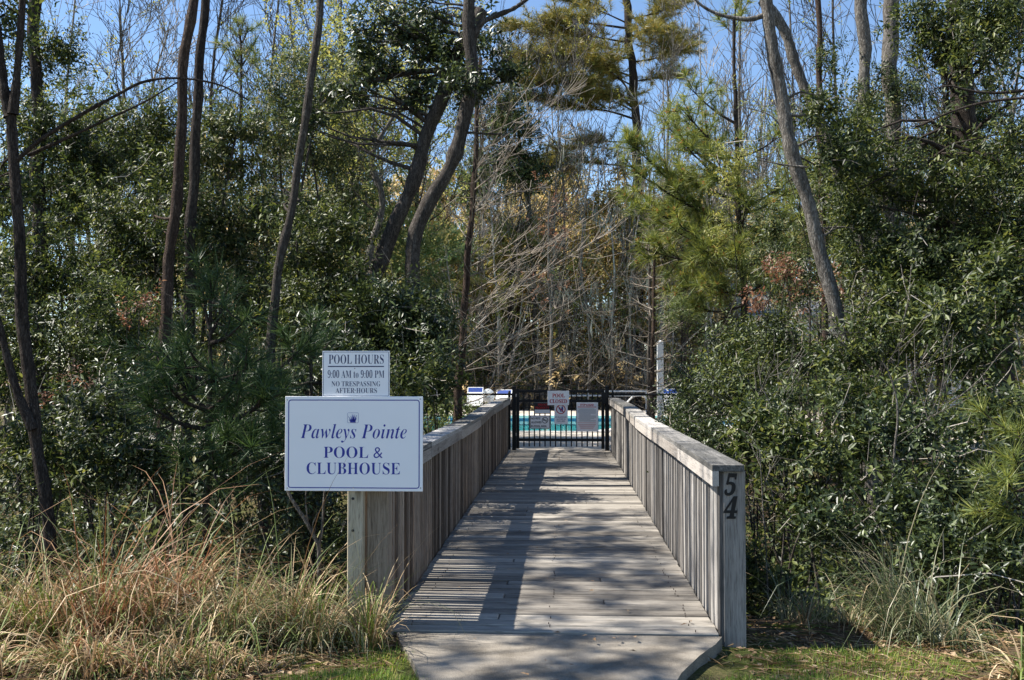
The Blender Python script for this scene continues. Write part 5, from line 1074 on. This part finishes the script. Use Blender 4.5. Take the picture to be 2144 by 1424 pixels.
palm('small fan palm behind the round table and lounge chairs', 1080, 520, 44, 84, 20, 1.4)

# ------------------------------------------------------------------ right side
tree('leaning_trunk_tree', 'pale grey trunk leaning left in full sun on the right', 'tree', [(px_line([(1790, 800), (1755, 670), (1700, 470), (1672, 370), (1655, 290), (1640, 215), (1622, 120), (1600, 10), (1585, -80)], 11.9), s(19, 11.9), s(15, 11.9)),
      (px_line([(1850, 760), (1815, 580), (1775, 420), (1730, 290), (1695, 210), (1660, 130), (1640, 60), (1600, 0)], 13.4), s(10, 13.4), s(14, 13.4))],
     [(1710, 220, 12.2, 40, 45, .3), (1750, 330, 12.4, 40, 60, .3), (1790, 460, 12.4, 45, 60, .3)], M['leaf_bay'], M['bark_pale'], dens=1200, seed=21, limbs=3, extra_limbs=[(px_line([(1610, 28), (1575, 40), (1535, 37), (1500, 28), (1465, 8), (1430, -30)], 11.9, False), 0.042, 0.012), (px_line([(1660, 300), (1635, 265), (1610, 240), (1560, 225)], 11.9, False), 0.014, 0.006), (px_line([(1690, 350), (1640, 345), (1590, 335)], 11.8, False), 0.016, 0.008)])
tree('straight_trunk_tree', 'thin red-brown trunk just right of the leaning pale trunk', 'tree', [(px_line([(1728, 760), (1722, 480), (1718, 320), (1715, 110), (1712, -80)], 20), s(9, 20), s(7, 20))], [(1740, 120, 20, 40, 50, .4)], M['leaf_bay'], M['bark_red'], dens=600, seed=22, limbs=3)
tree('straight_trunk_tree', 'thick pale trunk with leafy middle, left of the thickest upright pair', 'tree', [(px_line([(1866, 700), (1845, 560), (1825, 460), (1812, 300), (1808, 140), (1804, -80)], 19), s(17, 19), s(15, 19))], [(1820, 220, 18.6, 50, 60, .4)], M['leaf_olive'], M['bark_pale'], dens=1300, seed=23, limbs=3)
tree('straight_trunk_tree', 'thick grey trunk, right-hand one of the upright pair at the top right', 'tree', [(px_line([(1880, 700), (1874, 460), (1868, 300), (1866, 140), (1864, -80)], 19.5), s(20, 19.5), s(18, 19.5))], [(1880, 200, 19, 60, 60, .4)], M['leaf_olive'], M['bark_pale'], dens=1300, seed=24, limbs=3)
tree('large_bay_tree', 'big leafy bay with thick furrowed trunk filling the upper right', 'tree', [(px_line([(2100, 900), (2088, 640), (2070, 500), (2042, 350), (2016, 180), (2000, 40), (1995, -60)], 14), s(36, 14), s(24, 14))],
     [(2060, 110, 12.5, 95, 120, .8), (2110, 300, 12.3, 80, 110, .7), (1960, 60, 13, 70, 80, .6), (1960, 420, 12.3, 110, 90, .8), (1850, 400, 12.5, 120, 110, .8), (1800, 300, 13, 80, 80, .6), (1980, 560, 12, 110, 90, .7), (1860, 540, 12.5, 110, 80, .7), (2110, 500, 12, 70, 110, .6), (2090, 20, 12.5, 90, 60, .6)], M['leaf_bay'], M['bark_brown'], dens=2400, L=0.086, ratio=0.33, seed=25, limbs=6, gap=-0.02, gs=3.2, shape=4,
     extra_limbs=[(px_line([(2144, 385), (2100, 345), (2040, 320), (1985, 300)], 12, False), 0.05, 0.02), (px_line([(2144, 205), (2060, 215), (1990, 235), (1930, 262)], 11.5, False), 0.022, 0.01), (px_line([(2144, 190), (2080, 195), (2030, 190), (1990, 180), (1960, 185)], 11.8, False), 0.022, 0.01)])
rights = [
 ('dense dark shrub beside the right rail, left of the white house', [(1470, 800, 14, 60, 95, .6), (1432, 850, 15.5, 40, 75, .5), (1500, 880, 12.5, 80, 90, .5), (1440, 900, 13.5, 50, 50, .4), (1480, 940, 11.5, 70, 60, .4)], 'leaf_dark', 0.07),
 ('sunlit shrub below the white house with arching bare twigs', [(1560, 720, 13.5, 70, 50, .6), (1540, 790, 12.5, 80, 60, .6), (1620, 760, 13, 60, 70, .6)], 'leaf_bay', 0.075),
 ('leafy shrub under the leaning pale trunk', [(1700, 760, 12.5, 90, 60, .6), (1690, 830, 11.5, 90, 60, .6), (1640, 690, 13, 40, 40, .5)], 'leaf_dark', 0.08),
 ('glossy shrub in the middle of the right bank', [(1830, 740, 11, 100, 80, .6), (1870, 640, 11.5, 70, 70, .5), (1790, 850, 10, 100, 70, .5)], 'leaf_bay', 0.09),
 ('tall glossy shrub at the right edge', [(2040, 720, 10.5, 80, 110, .6), (2110, 600, 11, 70, 100, .5), (2090, 880, 9.5, 90, 90, .5)], 'leaf_bay', 0.10),
 ('near shrub of big glossy leaves right of the numbered post', [(1650, 930, 9.5, 90, 70, .5), (1740, 960, 9, 90, 60, .4), (1590, 900, 10, 60, 70, .4), (1640, 1040, 9.3, 70, 50, .4)], 'leaf_bay', 0.095),
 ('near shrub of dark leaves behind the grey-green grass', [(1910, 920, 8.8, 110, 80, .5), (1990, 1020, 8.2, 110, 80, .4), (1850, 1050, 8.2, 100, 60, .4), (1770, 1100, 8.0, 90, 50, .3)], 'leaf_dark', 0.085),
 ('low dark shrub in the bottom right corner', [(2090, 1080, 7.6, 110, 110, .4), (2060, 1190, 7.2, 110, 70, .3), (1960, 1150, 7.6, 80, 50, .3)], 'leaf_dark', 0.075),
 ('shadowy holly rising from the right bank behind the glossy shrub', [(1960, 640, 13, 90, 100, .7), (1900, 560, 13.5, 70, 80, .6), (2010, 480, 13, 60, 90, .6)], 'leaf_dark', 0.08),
 ('slender evergreen rising between the leaning pale trunk and the upright pair', [(1790, 560, 14, 50, 100, .6), (1780, 430, 14.5, 45, 80, .5), (1810, 300, 15, 40, 70, .5)], 'leaf_bay', 0.08),
 ('slender evergreen between the white house and the leaning pale trunk', [(1650, 600, 15.5, 45, 70, .5), (1620, 520, 16, 35, 60, .5)], 'leaf_olive', 0.08),
]
for i, (lb, bl, mt, L) in enumerate(rights):
    shrub(lb, bl, M[mt], 400 + i * 3, dens=2600, L=L * 0.95, gap=0.1, gs=2.4, stems=6, ratio=0.36)
shrub('rust-leaved shrub in front of the leaning pale trunk', [(1690, 590, 13.4, 70, 50, .4), (1790, 560, 14, 30, 25, .3), (1640, 560, 13.4, 30, 25, .3), (1600, 630, 13, 40, 25, .3)], M['leaf_rust'], 451, L=0.065, dens=80, ratio=0.5, name='rust_shrub')
young_pine('green pine bough reaching in at the right edge', [(2170, 1000, 2110, 960, 0), (2170, 1010, 2095, 1010, 0), (2170, 1030, 2110, 1060, .1), (2170, 960, 2130, 900, 0), (2170, 1040, 2130, 1090, 0)], [(2180, 1150), (2180, 1050), (2175, 950), (2170, 880)], 7.2, 455, M['needle'], r0=0.025, nn=60, L=0.22)
bare_tree('thin bare shrub with arching grey twigs in front of the right shrubs', px_line([(1870, 1010), (1880, 870), (1868, 800), (1850, 760)], 8.4), 0.014, 0.006, 461, M['bark_pale'], nb=9, Lb=0.9, depth=1, lo=0.2, minr=0.003, name='bare_shrub', cat='shrub')
bare_tree('bare grey twigs arching from the sunlit shrub', px_line([(1650, 930), (1620, 860), (1590, 800)], 10.5), 0.010, 0.005, 462, M['bark_pale'], nb=10, Lb=0.9, depth=1, lo=0.2, minr=0.003, name='bare_shrub', cat='shrub')
bare_tree('spindly bare sapling standing just right of the numbered post', px_line([(1604, 1150), (1598, 1080), (1594, 1000), (1590, 940)], 8), 0.008, 0.004, 463, M['bark_pale'], nb=6, Lb=0.35, depth=1, lo=0.2, minr=0.0025, name='bare_sapling', cat='sapling')
# bare sapling in front of the sign's shade
t = thing('bare_sapling', 'forked bare sapling growing in the grass below the pool sign', 'sapling'); mb = MB()
for pts, r0, r1 in (([(668, 1225), (668, 1150), (662, 1130), (640, 1090), (620, 1060), (604, 1030), (596, 980)], .016, .010), ([(666, 1150), (674, 1110), (678, 1050), (682, 1000)], .011, .006), ([(662, 1130), (655, 1095), (690, 1040)], .006, .003), ([(645, 1098), (640, 1050), (642, 1010)], .006, .003)):
    P, Rr = smooth_poly([tuple(W(x, y, 6.55)) for x, y in pts], np.linspace(r0, r1, len(pts)), 4); mb.tube(P, Rr, 7, False)
mb.tube([W(668, 1225, 6.55), Vector((W(668, 1225, 6.55).x, 6.55, -0.3))], [0.016, 0.02], 7, False); mb.build('trunk', M['bark_pale'], t, True)

# the tall trees left of the path that shade the bridge (their crowns stand above the picture)
def shade_tree(label, x, y, h, blobs, seed, dens):
    t = thing('canopy_tree', label, 'tree'); mb = MB(); r = rng(seed); g = gz(x, y)
    P, Rr = trunk_tube(mb, curve_pts((x, y, g - 0.1), (x + 0.5, y, g + h), 6, r, 0.02), 0.16, 0.05, 9, seed); C = []; T = []
    for c, rad in blobs:
        c = np.array(c, float); rad = np.array(rad, float)
        for q in range(7):
            tip = c + nrm(r.normal(size=3)) * rad * 0.8; j = r.randint(len(P) // 2, len(P)); mb.tube(curve_pts(P[j], tip, 5, r, 0.07), [0.045, 0.035, 0.025, 0.018, 0.012, 0.006], 5, False)
        n = int(dens * rad[0] * rad[1]); d = nrm(r.normal(size=(n, 3))); Q = c + d * rad * (r.uniform(0, 1, n) ** 0.45)[:, None]; kp = pnoise(Q, 3.2, seed + 1) > 0.0; C.append(Q[kp]); T.append(nrm(d[kp] + np.array([0, 0, .4])))
    mb.build('trunk', M['bark_grey'], t, True); V, F = cluster_leaves(np.concatenate(C), np.concatenate(T), 10, 0.14, 0.45, 0.25, seed + 2); link('crown', np_mesh('crown', V, F, M['leaf_bay']), t)
shade_tree('canopy tree outside the left of the view shading the path', -8.2, 5.0, 11, [((-6.4, 4.6, 9.2), (1.6, 1.3, 1.2)), ((-7.6, 6.2, 10.5), (1.7, 1.2, 1.2)), ((-5.4, 6.0, 7.9), (1.0, 0.9, 0.8)), ((-8.5, 3.8, 10.2), (1.5, 1.3, 1.1)), ((-6.0, 3.6, 8.2), (1.3, 1.0, 0.8))], 91, 120)
shade_tree('canopy tree above the left bank shading the front of the bridge', -9.0, 9.0, 12.5, [((-7.2, 8.2, 10.4), (1.5, 1.2, 1.0)), ((-8.0, 10.0, 11.2), (1.5, 1.2, 1.0)), ((-6.6, 11.2, 9.6), (1.2, 1.1, 0.8)), ((-5.6, 9.4, 7.6), (1.0, 1.0, 0.6))], 92, 110)

# ------------------------------------------------------------------ grasses, lawn and litter
grass_clump('large orange-tan ornamental grass clump left of the sign', -2.75, 6.2, 0.48, 0.30, 820, 1.2, 0.0048, 201, M['grass_orange'], M['grass_tan'], 520, bias=(0.12, -0.05), tufts=12, lean=1.0)
grass_clump('tan grass clump cut by the left edge of the picture', -3.6, 6.05, 0.40, 0.35, 420, 1.0, 0.0048, 202, M['grass_tan'], None, 420, bias=(-0.1, 0), tufts=7, lean=1.1)
grass_clump('straw-coloured grass clump sprawling in front of the sapling', -1.85, 6.15, 0.36, 0.28, 360, 0.85, 0.0046, 203, M['grass_tan'], None, 420, tufts=6, lean=0.9)
grass_clump('small green and straw grass clump at the foot of the sign post', -1.36, 5.98, 0.24, 0.15, 340, 0.9, 0.0042, 204, M['grass_tan'], M['grass_grey'], 220, tufts=4, lean=0.8)
grass_clump('grey-green grass clump spilling over the straw clumps', -2.15, 5.95, 0.25, 0.2, 190, 0.75, 0.0038, 205, M['grass_grey'], None, 180, bias=(0.8, -0.1), tufts=3)
grass_clump('low straw grass clump spreading over the ground at the bottom left', -3.0, 5.38, 0.62, 0.14, 170, 0.62, 0.0044, 206, M['grass_tan'], None, 420, bend=1.5, tufts=6)
grass_clump('grey-green arching grass clump on the right bank', 2.35, 6.6, 0.32, 0.26, 300, 1.05, 0.0042, 207, M['grass_grey'], None, 200, bias=(-0.5, 0), tufts=6)
grass_clump('broad-bladed green grass clump at the bottom right edge', 2.75, 5.6, 0.33, 0.22, 130, 0.7, 0.008, 208, M['grass_grey'], M['grass_tan'], 260, tufts=5)
grass_clump('thin straw grass tuft between the numbered post and the right shrubs', 1.75, 7.1, 0.36, 0.26, 200, 0.6, 0.0034, 209, M['grass_grey'], M['grass_tan'], 200, bend=1.6, tufts=5)
def scatter_grass(name, label, regs, h, w, mat, seed):
    Vs = []; Fs = []; o = 0
    for i, (cx, cy, rx, ry, n) in enumerate(regs):
        V, F = grass_arrays(cx, cy, rx, ry, n, h, w, seed + i, lean=0.5, segs=1, bend=1.4, kink=0); Vs.append(V); Fs.append(F + o); o += len(V)
    tag(link(name, np_mesh(name, np.concatenate(Vs), np.concatenate(Fs), mat)), label, 'grass', kind='stuff')
scatter_grass('grass', 'short green lawn grass in patches beside the path', [(1.35, 5.15, 0.75, 0.5, 11000), (2.3, 5.0, 0.9, 0.4, 8000), (1.7, 5.9, 0.6, 0.35, 3000), (-1.15, 5.15, 0.45, 0.33, 7500), (-1.9, 5.0, 0.5, 0.2, 2600), (-1.05, 5.65, 0.2, 0.25, 900), (3.0, 4.9, 0.6, 0.3, 2500), (-2.7, 4.95, 0.5, 0.12, 900)], 0.075, 0.0024, M['lawn'], 220)
def litter(name, label, n, boxes, seed, zfun, L=(0.025, 0.07), ratio=0.45, mat='litter'):
    r = rng(seed); Vs = []; Fs = []; o = 0
    for x0, x1, y0, y1, fr_ in boxes:
        m_ = int(n * fr_); x = r.uniform(x0, x1, m_); y = r.uniform(y0, y1, m_); P = np.stack([x, y, zfun(x, y) + 0.008 + r.uniform(0, 0.012, m_)], 1); a = r.uniform(0, 6.28, m_)
        V, F = leaf_arrays(P, np.stack([np.cos(a), np.sin(a), r.normal(size=m_) * 0.12], 1), nrm(UP + r.normal(size=(m_, 3)) * 0.25), r.uniform(*L, m_), ratio); Vs.append(V); Fs.append(F + o); o += len(V)
    tag(link(name, np_mesh(name, np.concatenate(Vs), np.concatenate(Fs), M[mat])), label, 'litter', kind='stuff')
grass_clump('flattened straw grass clump between the sapling and the green lawn patch', -1.95, 5.4, 0.42, 0.14, 110, 0.5, 0.0042, 210, M['grass_tan'], None, 300, bend=1.9, tufts=5)
grass_clump('straw grass clump drooping to the ground in front of the orange grass', -2.45, 5.5, 0.35, 0.14, 130, 0.65, 0.0044, 211, M['grass_tan'], M['grass_orange'], 260, bend=1.6, tufts=4, lean=1.4)
litter('leaf_litter', 'dry brown leaves and straw on the ground beside the bridge', 16000, [(-5, -1.0, 4.7, 7.5, .25), (-6, -1.2, 7.5, 14, .25), (1.05, 5, 4.7, 7.5, .2), (1.1, 7, 7.5, 16, .3)], 230, ground_z)
litter('pine_straw', 'pale dry straw strewn on the ground around the grass clumps', 9000, [(-4.2, -0.95, 4.8, 6.6, .40), (0.9, 3.6, 4.8, 6.8, .35)], 231, ground_z, (0.08, 0.22), 0.03, 'grass_tan')
litter('fallen_leaves', 'a few dead leaves lying on the bridge deck and path', 70, [(-1.05, 0.9, 6.3, 20, .8), (-0.6, 0.5, 5, 6.1, .2)], 232, lambda x, y: np.full(len(x), 0.012), (0.02, 0.05))
